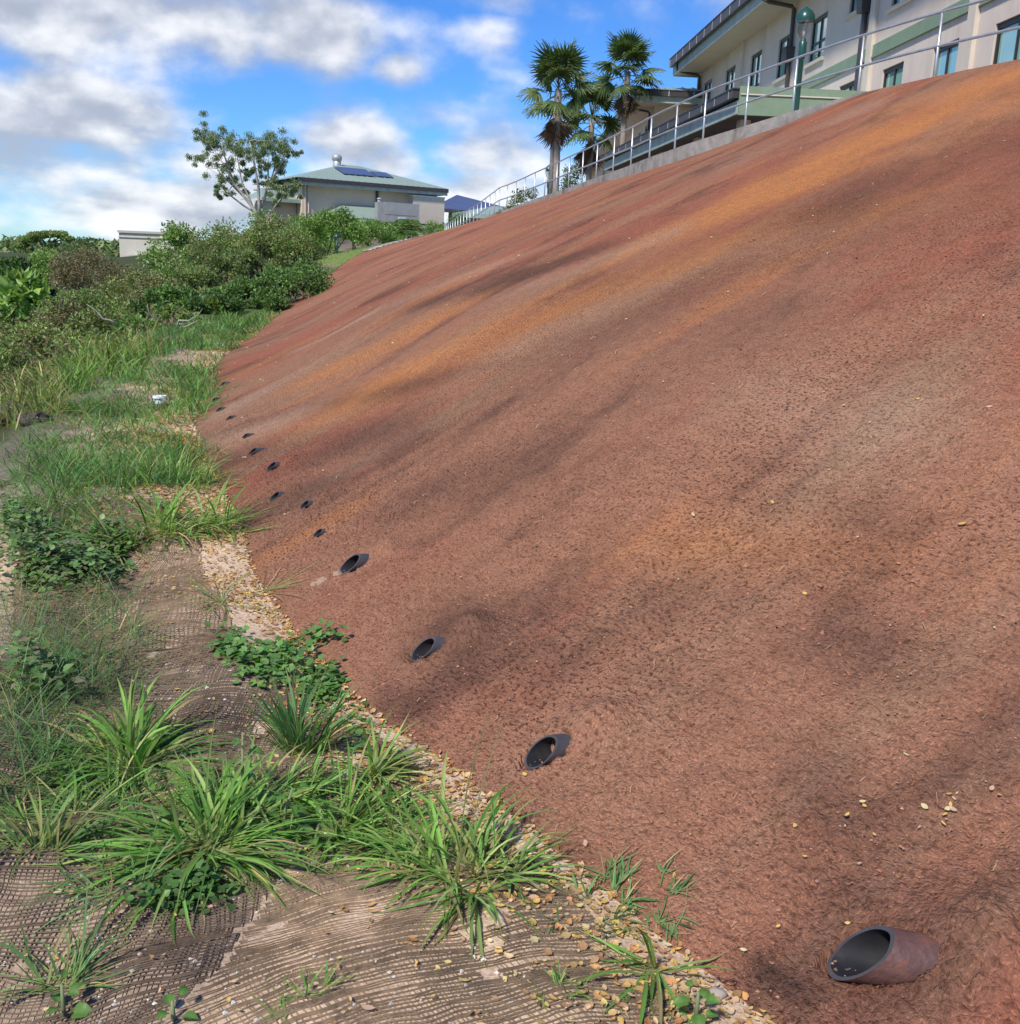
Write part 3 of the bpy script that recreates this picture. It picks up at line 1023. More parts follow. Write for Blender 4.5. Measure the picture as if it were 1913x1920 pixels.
downspout(main, FR, -4.82, 3.2, 9.8, 10.2, 1.0, head=8.15)

# the low covered walkway in front of it
canopy = thing('covered_walkway', (6, 33, 3.0), 'low green-fasciaed canopy roof with dark gutter behind the railing posts', 'canopy')
CA, CB = Vector((5.30, 27, 0)), Vector((3.28, 43.4, 0))
cu = (CB - CA).normalized()
FC = Frame(CA, cu, (-cu.y, cu.x, 0))
CL = (CB - CA).length
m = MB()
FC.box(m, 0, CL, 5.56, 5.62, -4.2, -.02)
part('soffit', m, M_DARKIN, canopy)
m = MB()
FC.box(m, .02, CL, 5.54, 5.86, -.02, .03)
part('fascia', m, M_FASCIA, canopy)
m = MB()
FC.box(m, -.02, CL, 5.90, 6.10, .032, .19)
FC.box(m, -.05, CL, 6.10, 6.13, .0, .21)
g = part('gutter', m, M_GUTTER, canopy)
for i in range(15):
    s = MB()
    u = .3 + i * 1.16
    FC.box(s, u - .015, u + .015, 5.905, 6.095, .1915, .20)
    part('strap', s, M_STRAP, g)
m = MB()
m.add([FC.p(.02, 6.09, .03), FC.p(CL, 6.09, .03), FC.p(CL, 6.28, -4.2), FC.p(.02, 6.28, -4.2), FC.p(.02, 5.88, -.03), FC.p(CL, 5.88, -.03), FC.p(CL, 6.18, -4.2), FC.p(.02, 6.18, -4.2)],
      np.array([[0, 1, 2, 3], [7, 6, 5, 4], [0, 3, 7, 4], [1, 5, 6, 2]]))
rf = part('roof', m, M_ROOF, canopy)
for i in range(30):
    s = MB()
    u = .25 + i * .555
    s.bar(FC.p(u, 6.115, .02), FC.p(u, 6.305, -4.1), .035, .05)
    part('seam', s, M_FASCIA, rf)
m = MB()
FE = Frame(CA, (1, .02, 0), (0.02, -1, 0))
FE.box(m, -.02, 4.0, 5.50, 5.98, .0, .10)
part('end_fascia', m, M_GREENTRIM, canopy)
m = MB()
FE.box(m, -.02, 4.0, 5.985, 6.18, -.05, .06)
part('parapet', m, M_GREENTRIM, canopy)
m = MB()
FE.box(m, -.0, 4.0, 5.965, 5.995, .101, .13)
part('drip_strip', m, M_SILL, canopy)
for u in (1.2, 5.2, 9.2, 13.2, 16.2):
    m = MB()
    FC.box(m, u - .14, u + .14, 3.0, 5.56, -.7, -.42)
    part('column', m, M_WALL2, canopy)
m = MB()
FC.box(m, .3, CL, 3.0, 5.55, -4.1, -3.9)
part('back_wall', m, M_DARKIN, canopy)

# the wing behind, with its own hipped roof
wing = thing('rear_wing', (6, 55, 3.0), 'beige rear wing with hipped green roof behind the fan palms', 'building')
FW = Frame((5.55, 46.6, 0), (-.012, 1, 0), (-1, -.012, 0))
WOP = [(2.2, 3.0, 7.0, 8.1), (4.6, 5.4, 7.0, 8.1), (8, 8.9, 7.0, 8.1), (12, 13, 7.0, 8.1), (17, 18, 7.0, 8.1), (23, 24, 7.0, 8.1)]
part('wall', wall_with_openings(FW, 0, 34, 3.0, 8.62, WOP), M_WALL2, wing)
for o in WOP:
    window(FW, wing, *o, mull=0, sill=False)
eave(wing, FW, -.85, 34, 8.6, .85, fas=.24, gut=.2, gd=.14, step=1.6)
FW2 = Frame((5.55, 46.6, 0), (1, .012, 0), (.012, -1, 0))
part('front_wall', wall_with_openings(FW2, 0.302, 9, 3.0, 8.62, [(1.1, 1.8, 6.7, 8.0), (2.9, 3.7, 6.7, 8.0)]), M_WALL2, wing)
for o in [(1.1, 1.8, 6.7, 8.0), (2.9, 3.7, 6.7, 8.0)]:
    window(FW2, wing, *o, mull=0, sill=False)
eave(wing, FW2, -.80, 9, 8.598, .86, fas=.24, gut=.2, gd=.14, step=1.0)
m = MB()
V = [(4.6, 45.6, 9.08), (14, 45.7, 9.08), (14, 51, 10.2), (10.2, 51, 10.2), (4.2, 81, 9.08), (10, 76, 10.2)]
m.add(V, [np.array([[0, 1, 2, 3]]), np.array([[0, 3, 5, 4]])])
rf = part('roof', m, M_ROOF, wing)
for i in range(19):
    s = MB()
    x = 4.9 + i * .47
    k = min(1.0, (x - 4.6) / 5.6)
    s.bar((x, 45.6, 9.10), (x, 45.6 + 5.4 * k, 9.10 + 1.12 * k), .04, .05)
    part('seam', s, M_ROOF, rf)
downspout(wing, FW, 1.0, 3.0, 8.5, 8.9, .85)
downspout(wing, FW2, 2.2, 3.0, 8.55, head=7.9)

# the hall in the distance
hall = thing('hall_building', (-13, 90, 4.0), 'distant beige hall with green hipped roof and solar panels', 'building')
HA, HB = Vector((-18.0, 85.2, 0)), Vector((-6.6, 92, 0))
hu = (HB - HA).normalized()
HL = (HB - HA).length
FH = Frame(HA, hu, (hu.y, -hu.x, 0))
m = MB()
FH.box(m, .55, HL - .5, 2.6, 7.45, -12, -.9)
part('wall', m, M_WALL2, hall)
m = MB()
FH.box(m, 0, HL, 7.40, 7.52, -12.6, -.02)
FH.box(m, -.05, HL + .05, 7.36, 7.62, -.02, .05)
part('fascia', m, M_FASCIA, hall)
m = MB()
FH.box(m, -.1, HL + .1, 7.62, 7.92, -.05, .16)
part('gutter', m, M_GUTTER, hall)
m = MB()
r0, r1 = FH.p(HL * .46, 9.75, -6.2), FH.p(HL * .58, 9.75, -6.2)
V = [FH.p(-.15, 7.93, .15), FH.p(HL + .15, 7.93, .15), FH.p(HL + .15, 7.93, -12.6), FH.p(-.15, 7.93, -12.6), r0, r1]
m.add(V, [np.array([[0, 1, 5, 4], [2, 3, 4, 5]]), np.array([[1, 2, 5], [3, 0, 4]])])
rf = part('roof', m, M_ROOF, hall)


def on_hall(u, k):
    return FH.p(u, 7.93 + 1.82 * k, .15 - 6.35 * k)


for i in range(24):
    u = .2 + i * HL / 24.5
    k = min(1, u / (HL * .46), (HL - u) / (HL * .42))
    s = MB()
    s.bar(on_hall(u, 0) + Vector((0, 0, .02)), on_hall(u, k * .97) + Vector((0, 0, .02)), .05, .05)
    part('seam', s, M_ROOF, rf)
for u0, u1, k0, k1 in ((4.6, 7.5, .34, .72), (7.65, 9.2, .36, .62)):
    n_ = max(2, int((u1 - u0) / .8))
    for i in range(n_):
        a, b = u0 + (u1 - u0) * i / n_, u0 + (u1 - u0) * (i + 1) / n_ - .03
        s = MB()
        q = [on_hall(a, k0), on_hall(b, k0), on_hall(b, k1), on_hall(a, k1)]
        q = [p + Vector((0, 0, .09)) for p in q] + [p + Vector((0, 0, .14)) for p in q]
        s.add(q, np.array([[4, 5, 6, 7], [0, 1, 5, 4], [1, 2, 6, 5], [2, 3, 7, 6], [3, 0, 4, 7]]))
        part('solar_panel', s, M_SOLAR, rf)
c = on_hall(5.5, .97)
m = MB()
m.lathe((c.x, c.y, c.z - .25), [(.36, 0), (.36, .5), (.33, .52), (.33, .56), (.42, .6), (.45, .82), (.38, 1.02), (.15, 1.12), (.0, 1.13)], 16)
part('roof_vent', m, M_CONDUIT, rf, True)
# annexes of the hall
m = MB()
FH.box(m, -1.6, .5, 2.6, 6.25, -7, -2.2)
part('side_annex', m, M_WALL2, hall)
m = MB()
m.add([FH.p(-2.6, 6.25, -1.3), FH.p(.56, 6.25, -1.3), FH.p(.56, 7.1, -5), FH.p(-1.6, 7.1, -5), FH.p(-2.6, 6.25, -8)], [np.array([[0, 1, 2, 3]]), np.array([[0, 3, 4]])])
FH.box(m, -2.62, .55, 5.98, 6.24, -1.32, -1.2)
part('annex_roof', m, M_ROOF, hall)
m = MB()
FH.box(m, HL - 3.1, HL - .1, 2.6, 7.15, -.89, -.2)
part('screen_wall', m, M_SILL, hall)
m = MB()
FH.box(m, HL - 3.15, HL - .05, 7.15, 7.25, -.9, -.15)
part('screen_cap', m, M_WHITE, hall)
m = MB()
FH.box(m, HL - 3.0, HL - .2, 4.85, 4.92, -.199, -.17)
part('screen_joint', m, M_FRAME, hall)
m = MB()
m.add([FH.p(1.6, 4.9, 3.2), FH.p(8.8, 4.9, 3.2), FH.p(8.0, 6.1, -.88), FH.p(4.0, 6.1, -.88), FH.p(1.6, 4.9, -.88), FH.p(8.8, 4.9, -.88)], [np.array([[0, 1, 2, 3]]), np.array([[0, 3, 4], [1, 5, 2]])])
FH.box(m, 1.6, 8.8, 4.62, 4.86, 3.0, 3.2)
pr = part('porch_roof', m, M_ROOF, hall)
for u in (2.0, 5.0, 8.4):
    s = MB()
    FH.box(s, u - .12, u + .12, 2.0, 4.65, 2.7, 2.94)
    part('porch_post', s, M_FRAME, pr)
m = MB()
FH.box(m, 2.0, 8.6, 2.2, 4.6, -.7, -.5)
part('porch_shade', m, M_DARKIN, hall)  # dark panel painted as the shade inside the porch
for i in range(2):
    s = MB()
    u = .78 + i * .28
    s.tube([FH.p(u, 2.6, -.8), FH.p(u, 7.4, -.8)], .06, 6)
    part('downspout', s, M_SILL, hall)
s = MB()
s.tube([FH.p(7.1, 6.2, -.8), FH.p(7.1, 7.4, -.8)], .12, 6)
part('downspout', s, M_GUTTER, hall)

# billboard-like grey equipment screen in front of the hall
eq = thing('equipment_screen', tuple(FH.p(7.0, 3.2, 4.0)), 'grey panelled equipment enclosure with small blue and white sign before hall', 'enclosure')
for i in range(3):
    m = MB()
    FH.box(m, 5.6, 8.6, 4.05 + i * .62, 4.05 + i * .62 + (.58 if i < 2 else .95), 3.6, 4.4)
    pn = part('panel', m, M_CONDUIT, eq)
m = MB()
FH.box(m, 5.0, 5.58, 4.0, 6.2, 3.7, 4.3)
m.lathe(tuple(FH.p(5.25, 6.2, 4.0)), [(.16, 0), (.16, .22), (.22, .24), (.12, .34), (0, .35)], 10)
part('vent_stack', m, M_CONDUIT, eq)
m = MB()
FH.box(m, 6.75, 7.45, 4.85, 5.12, 4.402, 4.43)
sg = part('sign', m, M_WHITE, eq)
M_BLUE = plain('sign_blue', (.10, .30, .55), .5)
for i, (a, b) in enumerate(((6.82, 7.05), (7.1, 7.38))):
    m = MB()
    FH.box(m, a, b, 4.92, 5.05, 4.431, 4.436)
    part('sign_mark', m, M_BLUE, sg)

# house beyond, right of the hall
sol = thing('solar_roofed_building', (-4.5, 100, 4), 'low building with blue solar roof right of the distant hall', 'building')
m = MB()
m.box((-2.8, 104, 5.0), ((1, 0, 0), (0, 1, 0), (0, 0, 1)), (4.2, 3.5, 1.6))
part('wall', m, M_WALL2, sol)
m = MB()
V = [(-8.4, 98.5, 6.7), (-1.5, 98.5, 6.45), (-1.5, 103, 7.2), (-6.4, 103, 8.2), (-8.4, 98.5, 6.55), (-1.5, 98.5, 6.3)]
m.add(V, np.array([[0, 1, 2, 3], [4, 5, 1, 0]]))
part('roof', m, M_SOLAR, sol)
m = MB()
m.box((-5, 98.6, 6.38), ((1, 0, -.035), (0, 1, 0), (0, 0, 1)), (3.5, .12, .14))
part('gutter', m, M_GUTTER, sol)

low = thing('low_green_roofed_building', (-1.5, 84, 3.5), 'low building with shallow green roof seen through the far railing', 'building')
m = MB()
m.box((-1.4, 88, 4.6), ((1, 0, 0), (0, 1, 0), (0, 0, 1)), (3.6, 3, 1.1))
part('wall', m, M_WALL2, low)
m = MB()
V = [(-5.6, 84, 5.55), (2.9, 84, 5.55), (2.9, 92, 5.55), (-5.6, 92, 5.55), (-2.4, 88, 6.45), (-.3, 88, 6.45)]
m.add(V, [np.array([[0, 1, 5, 4], [2, 3, 4, 5]]), np.array([[1, 2, 5], [3, 0, 4]])])
m.box((-1.35, 84.05, 5.4), ((1, 0, 0), (0, 1, 0), (0, 0, 1)), (4.2, .06, .14))
part('roof', m, M_ROOF, low)

# cream block far to the left
blk = thing('cream_block', (-44, 122, 0), 'plain cream concrete block building far off beyond the bushes', 'building')
m = MB()
m.box((-43.4, 124, 1.6), ((1, .06, 0), (-.06, 1, 0), (0, 0, 1)), (3.2, 3, 2.05))
part('wall', m, plain('cream_render', (.56, .52, .42), .9, var=.05), blk)
m = MB()
m.box((-43.4, 123.9, 3.8), ((1, .06, 0), (-.06, 1, 0), (0, 0, 1)), (3.3, 3.1, .13))
m.box((-43.4, 123.92, 3.2), ((1, .06, 0), (-.06, 1, 0), (0, 0, 1)), (3.25, 3.05, .04))
part('cornice', m, plain('cornice_render', (.45, .42, .35), .9, var=.05), blk)
m = MB()
m.add([(-46.0, 118.5, .75), (-42.4, 118.6, .72), (-44.3, 118.6, 1.25), (-46.0, 122, .75), (-42.4, 122, .72), (-44.3, 122, 1.25)], [np.array([[0, 2, 5, 3], [2, 1, 4, 5]]), np.array([[0, 1, 2]])])
part('shed_roof', m, M_CONDUIT, blk)
m = MB()
m.box((-44.2, 119.6, .1), ((1, 0, 0), (0, 1, 0), (0, 0, 1)), (1.6, .8, .55))
part('shed_wall', m, M_WALL2, blk)


# ------------------------------------------------------------------ street lamps
def lamp(x, y, z, h, label, s=1.0):
    root = thing('street_lamp', (x, y, z), label, 'lamp post', 'green globe lamp posts')
    m = MB()
    m.lathe((x, y, z), [(.10 * s, -.8), (.10 * s, .15), (.075 * s, .2), (.055 * s, .4), (.05 * s, h - .95 * s), (.065 * s, h - .93 * s), (.085 * s, h - .85 * s), (.085 * s, h - .62 * s), (.07 * s, h - .60 * s), (.05 * s, h - .55 * s)], 14)
    part('pole', m, M_LAMPGREEN, root, True)
    m = MB()
    m.lathe((x, y, z + h), [(.06 * s, -.55 * s), (.14 * s, -.42 * s), (.19 * s, -.22 * s), (.19 * s, -.19 * s)], 16)
    part('globe', m, M_GLOBE, root, True)
    m = MB()
    m.lathe((x, y, z + h), [(.20 * s, -.21 * s), (.205 * s, -.17 * s), (.18 * s, -.08 * s), (.12 * s, .0), (.05 * s, .04 * s), (.03 * s, .07 * s), (0, .075 * s)], 16)
    part('hood', m, M_LAMPGREEN, root, True)
    m = MB()
    m.tube([(x, y, z + h - .55 * s), (x, y, z + h - .25 * s)], .035 * s, 8)
    part('bulb', m, M_WHITE, root, True)


def globe_mat():
    m, nt, nd, lk, bs = new_mat('clear_globe')
    tc = N(nt, 'ShaderNodeTexCoord')
    w = N(nt, 'ShaderNodeTexNoise', i_Scale=18.0)
    lk.new(tc.outputs['Object'], w.inputs[0])
    b = N(nt, 'ShaderNodeBump', i_Strength=.3, i_Distance=.02)
    lk.new(w.outputs[0], b.inputs['Height'])
    g = N(nt, 'ShaderNodeBsdfGlossy', i_Roughness=.08)
    t = N(nt, 'ShaderNodeBsdfTransparent')
    t.inputs[0].default_value = (.82, .86, .86, 1)
    lk.new(b.outputs[0], g.inputs['Normal'])
    x = N(nt, 'ShaderNodeMixShader', i_0=.22)
    lk.new(t.outputs[0], x.inputs[1])
    lk.new(g.outputs[0], x.inputs[2])
    lk.new(x.outputs[0], nt.nodes['Material Output'].inputs[0])
    return m


M_GLOBE = globe_mat()
lamp(5.74, 23.0, 4.4, 2.62, 'tall dark green lamp post close behind the near railing', 1.0)
lamp(1.2, 50.0, 3.4, 2.85, 'small dark green lamp post seen between railing and palm trunks', 1.05)
lamp(-8.78, 50.0, 1.1, 1.68, 'dark green lamp post standing on the lawn at slope end', .75)

# ------------------------------------------------------------------ foliage helpers
def rand_dirs(n):
    d = rng.normal(size=(n, 3))
    return d / np.linalg.norm(d, axis=1)[:, None]


def add_leaves(mb, P, D, L, W, C, fold=.25):
    """one folded leaf of two faces per point: base, two sides, tip"""
    n = len(P)
    side = np.cross(D, rand_dirs(n))
    side /= np.linalg.norm(side, axis=1)[:, None] + 1e-9
    nor = np.cross(side, D)
    L = np.broadcast_to(L, (n,))[:, None]
    W = np.broadcast_to(W, (n,))[:, None]
    mid = P + D * L * .45
    V = np.stack([P, mid + side * W * .5 + nor * W * fold, P + D * L, mid - side * W * .5 + nor * W * fold], 1)
    i = np.arange(n)[:, None] * 4
    mb.add(V.reshape(-1, 3), np.concatenate([i + np.array([[0, 1, 2]]), i + np.array([[0, 2, 3]])]), np.repeat(np.broadcast_to(C, (n, 3)), 4, 0))


def tints(n, cols, jitter=.25):
    cols = np.asarray(cols, float)
    c = cols[rng.integers(0, len(cols), n)]
    return np.clip(c * (1 + rng.normal(0, jitter, (n, 1))) * (1 + rng.normal(0, .06, (n, 3))), .008, .9)


DARK = [(0.092, 0.169, 0.046), (0.116, 0.209, 0.051), (0.077, 0.144, 0.046)]
MID = [(0.174, 0.304, 0.072), (0.218, 0.334, 0.085), (0.144, 0.259, 0.072)]
OLIVE = [(0.269, 0.316, 0.111), (0.316, 0.331, 0.128), (0.224, 0.269, 0.092)]
BROWN = [(0.224, 0.173, 0.095), (0.191, 0.164, 0.077), (0.259, 0.199, 0.112), (0.138, 0.146, 0.061)]
LIGHT = [(0.217, 0.336, 0.079), (0.256, 0.373, 0.098), (0.177, 0.295, 0.069)]
RUST = [(0.206, 0.119, 0.070), (0.175, 0.111, 0.063), (0.142, 0.119, 0.063)]
GREY = [(0.161, 0.205, 0.107), (0.193, 0.237, 0.130), (0.130, 0.172, 0.097)]


def clump_centres(c, hw, hd, hh, k):
    d = rand_dirs(k)
    d[:, 2] = np.abs(d[:, 2]) * 1.1 - .25
    r = rng.uniform(.55, 1.0, (k, 1))
    return np.asarray(c) + d * r * np.array([hw, hd, hh])


def shrub(label, px, top, hw_px, y, cols, n=3600, leaf=.13, name='shrub', cat='shrub', accent=None, squash=1.0, clumps=22, stems=6, depth=1.0, bottom=None, group='bushes beyond the path', stem_mat=None):
    tp = at(px, top, y)
    hw = hw_px * 1.22 * y / FPX
    n = int(n * 1.5)
    x = tp.x
    zb = gz(x, y) - .1
    if bottom is not None:
        zb = max(zb, at(px, bottom, y).z)
    H = max(tp.z - zb, .5)
    root = thing(name, (x, y, gz(x, y)), label, cat, group)
    m = MB()
    cc = clump_centres((x, y, zb + H * .42), hw * .80, hw * .80 * depth, H * .55, clumps)
    rr = rng.uniform(.22, .42, clumps) * min(hw, H * .8)
    w = rr ** 2
    pick = rng.choice(clumps, n, p=w / w.sum())
    d = rand_dirs(n)
    d[:, 2] = d[:, 2] * .85 + .15
    P = cc[pick] + d * (rr[pick] * rng.uniform(.35, 1.05, n))[:, None] * np.array([1, 1, squash])
    P[:, 2] = np.maximum(P[:, 2], zb)
    D = d * .7 + rand_dirs(n) * .8 + np.array([0, 0, .1])
    D /= np.linalg.norm(D, axis=1)[:, None]
    C = tints(n, cols, .22)
    cl = np.clip(1 + rng.normal(0, .16, clumps), .6, 1.45)
    C *= cl[pick][:, None]
    if accent:
        k = rng.random(n) < accent[1]
        C[k] = tints(int(k.sum()), [accent[0]], .15)
    s = rng.uniform(.6, 1.35, n)
    add_leaves(m, P, D, leaf * s, leaf * .55 * s, C)
    part('crown', m, M_LEAF, root)
    if stems:
        m = MB()
        for i in range(stems):
            a = rng.uniform(0, 2 * math.pi)
            b = cc[rng.integers(0, clumps)]
            p0 = Vector((x + math.cos(a) * hw * .25, y + math.sin(a) * hw * .25, gz(x, y) - .2))
            p2 = Vector(b)
            p1 = (p0 + p2) / 2 + Vector(rng.normal(0, hw * .1, 3))
            m.tube([p0, p1, p2], [.05, .035, .015], 5)
        part('stem', m, stem_mat or M_BARK, root, True)
    return root


SHRUBS = [
    # label, px, top, half width px, depth, colours, extra
    ('dark needle-leaved tree at the left edge of the scrub', 8, 452, 46, 46, DARK, dict(n=3600, leaf=.2, name='dark_tree', cat='tree')),
    ('round yellow-green bush below the umbrella-shaped tree', 88, 466, 34, 62, LIGHT, dict(n=2600, leaf=.16)),
    ('dry brown twiggy thicket in front of the cream block', 165, 470, 70, 56, BROWN, dict(n=4200, leaf=.13, stems=14)),
    ('pale white-flowering bushy tree right of the cream block', 325, 408, 52, 62, LIGHT, dict(n=3600, leaf=.19, accent=((.55, .55, .42), .10), name='flowering_tree', cat='tree')),
    ('brownish dome-shaped scrub tree below the eucalyptus', 420, 414, 72, 52, BROWN[:2] + OLIVE + MID, dict(n=5600, leaf=.13, name='scrub_tree', cat='tree')),
    ('olive scrub tree with brown tips left of the hall porch', 515, 404, 70, 48, OLIVE + MID + BROWN[:1], dict(n=6000, leaf=.12, stems=16, name='scrub_tree', cat='tree')),
    ('dark thin-stemmed thicket beneath the olive scrub tree', 470, 468, 80, 44, DARK + OLIVE, dict(n=4200, leaf=.12, stems=18)),
    ('dense glossy green bush at the far end of the path', 562, 488, 62, 33.5, MID + DARK, dict(n=5600, leaf=.09, clumps=30)),
    ('dark green bush left of the glossy bush by the path', 470, 522, 70, 31.5, DARK + MID, dict(n=5200, leaf=.10, clumps=26)),
    ('low dark green bush hugging the grassy path end', 402, 556, 58, 29, DARK, dict(n=4000, leaf=.10)),
    ('dark leafy bush around a hollow, above the dead branches', 322, 540, 62, 31, DARK + MID, dict(n=4200, leaf=.12)),
    ('olive shrub mass below the cream block', 262, 500, 66, 44, OLIVE, dict(n=4200, leaf=.12)),
    ('mottled olive shrub below the flowering tree', 352, 492, 66, 42, OLIVE + MID, dict(n=4200, leaf=.12)),
    ('light green broad-leaved plants at left below dark tree', 52, 512, 66, 36, LIGHT, dict(n=700, leaf=.42, clumps=18)),
    ('mixed olive bush left of the dry brown thicket base', 150, 540, 70, 34, OLIVE + MID, dict(n=4200, leaf=.11)),
    ('rust-brown dying shrub above the yellow grass', 62, 590, 68, 26, RUST + OLIVE + LIGHT, dict(n=3800, leaf=.09, stems=10)),
    ('brown and olive shrub midway along the scrub edge', 205, 578, 66, 27, RUST + OLIVE + MID + LIGHT, dict(n=4200, leaf=.09, stems=10)),
    ('small light green bush at the scrub edge', 262, 640, 40, 24, MID, dict(n=2000, leaf=.09)),
    ('pale drooping yellow-green bush beside the grassy path', 405, 592, 24, 29, LIGHT + [(.2, .2, .07)], dict(n=1500, leaf=.13)),
    ('dark bush where the path meets the slope end', 505, 560, 42, 31, DARK + MID, dict(n=2600, leaf=.09)),
    ('olive bush between dead branches and grassy path end', 330, 590, 44, 26.5, OLIVE + MID, dict(n=2600, leaf=.09)),
    ('low rusty bush left of the dead branches', 160, 622, 62, 23.5, OLIVE + LIGHT + RUST[:1], dict(n=3000, leaf=.08, stems=10)),
    ('low olive bush at the left edge above yellow grass', 20, 640, 60, 21, OLIVE + LIGHT, dict(n=3000, leaf=.08)),
    ('tall dry olive bush in the middle of the scrub', 110, 560, 60, 30, OLIVE + BROWN, dict(n=3400, leaf=.10, stems=10)),
    ('grey-brown bush above the hollow in the scrub', 290, 520, 56, 37, BROWN + OLIVE, dict(n=3400, leaf=.11, stems=10)),
    ('small leafy tree right of the lawn lamp post', 622, 392, 60, 58, MID + LIGHT[:1], dict(n=4800, leaf=.16, bottom=466, name='small_tree', cat='tree', stems=5)),
    ('leafy bush spilling in front of the hall porch', 575, 396, 52, 62, MID + LIGHT, dict(n=4200, leaf=.15)),
    ('bushy green shrub in front of the grey enclosure', 700, 408, 44, 70, MID + LIGHT, dict(n=3200, leaf=.15)),
    ('clipped green hedge bush at the railing far end', 820, 414, 32, 78, MID, dict(n=3000, leaf=.10, squash=.8)),
    ('clipped hedge continuing right behind the far railing posts', 862, 402, 26, 84, MID + DARK, dict(n=2200, leaf=.11)),
    ('grey-green leafy tree behind the railing left of palms', 985, 340, 40, 66, GREY, dict(n=3600, leaf=.15, name='leafy_tree', cat='tree')),
    ('sparse grey-green tree behind the palm trunks', 1075, 292, 32, 70, GREY, dict(n=2000, leaf=.16, name='leafy_tree', cat='tree')),
]
for lb, px, tp, hw, y, cl, kw in SHRUBS:
    shrub(lb, px, tp, hw, y, cl, **kw)

# umbrella-shaped tree and the far wooded rise
for lb, px, top, y, cl, sc in (('umbrella-shaped olive tree on the left skyline', 92, 434, 95, LIGHT + OLIVE, 1.0),):
    tp = at(px, top, y)
    root = thing('umbrella_tree', (tp.x, y, gz(tp.x, y)), lb, 'tree')
    m = MB()
    for k, (dx, dz, r) in enumerate([(-1.9, -.75, .8), (-1.0, -.35, .85), (0, -.2, .8), (.9, -.2, .75), (1.6, -.55, .55), (-2.6, -1.3, .6), (.3, -1.1, .4)]):
        n = 900
        d = rand_dirs(n)
        P = np.array([tp.x + dx, y, tp.z + dz]) + d * rng.uniform(.5, 1, (n, 1)) * np.array([r * 1.1, r * 1.4, r * .35])
        add_leaves(m, P, rand_dirs(n), .2, .12, tints(n, cl, .2))
    part('crown', m, M_LEAF, root)
    m = MB()
    b = Vector((tp.x - .2, y, gz(tp.x, y) - .2))
    for dx, dz in ((-1.9, -.8), (-.9, -.45), (.2, -.4), (1.1, -.4), (1.5, -.6)):
        m.tube([b, b + Vector((dx * .35, 0, (tp.z - b.z) * .6)), Vector((tp.x + dx, y, tp.z + dz))], [.16, .10, .03], 6)
    part('trunk', m, M_BARK, root, True)
tp = at(165, 446, 210)
root = thing('distant_tree', (tp.x, 210, 0), 'dark domed tree on the horizon left of the cream block', 'tree')
m = MB()
n = 9000
cc = clump_centres((tp.x, 210, tp.z - 2.1), 5.2, 3, 1.9, 40)
pk = rng.integers(0, 40, n)
d = rand_dirs(n)
add_leaves(m, cc[pk] + d * rng.uniform(.3, 1.3, (n, 1)) * np.array([1.2, 1, .7]), rand_dirs(n), .5, .3, tints(n, DARK, .2))
part('crown', m, M_LEAF, root)
m = MB()
m.tube([(tp.x, 210, -6), (tp.x, 210, tp.z - 2)], [.5, .3], 6)
part('trunk', m, M_BARK, root, True)

# far woods closing the horizon
m = MB()
n = 26000
a = rng.uniform(-.62, -.13, n)
yy = rng.uniform(130, 260, n)
x = a * yy
zt = EYE + .5 + .9 * fbm(x * .09, yy * .02, 3, 131)
P = np.stack([x, yy, zt - rng.uniform(0, 3.0, n) ** 1.3], 1)
add_leaves(m, P, rand_dirs(n), 1.0, .6, tints(n, DARK + OLIVE, .25))
m.build('far_woods', M_LEAF, label='dark green woods along the far horizon behind the scrub', category='woods', kind='stuff')


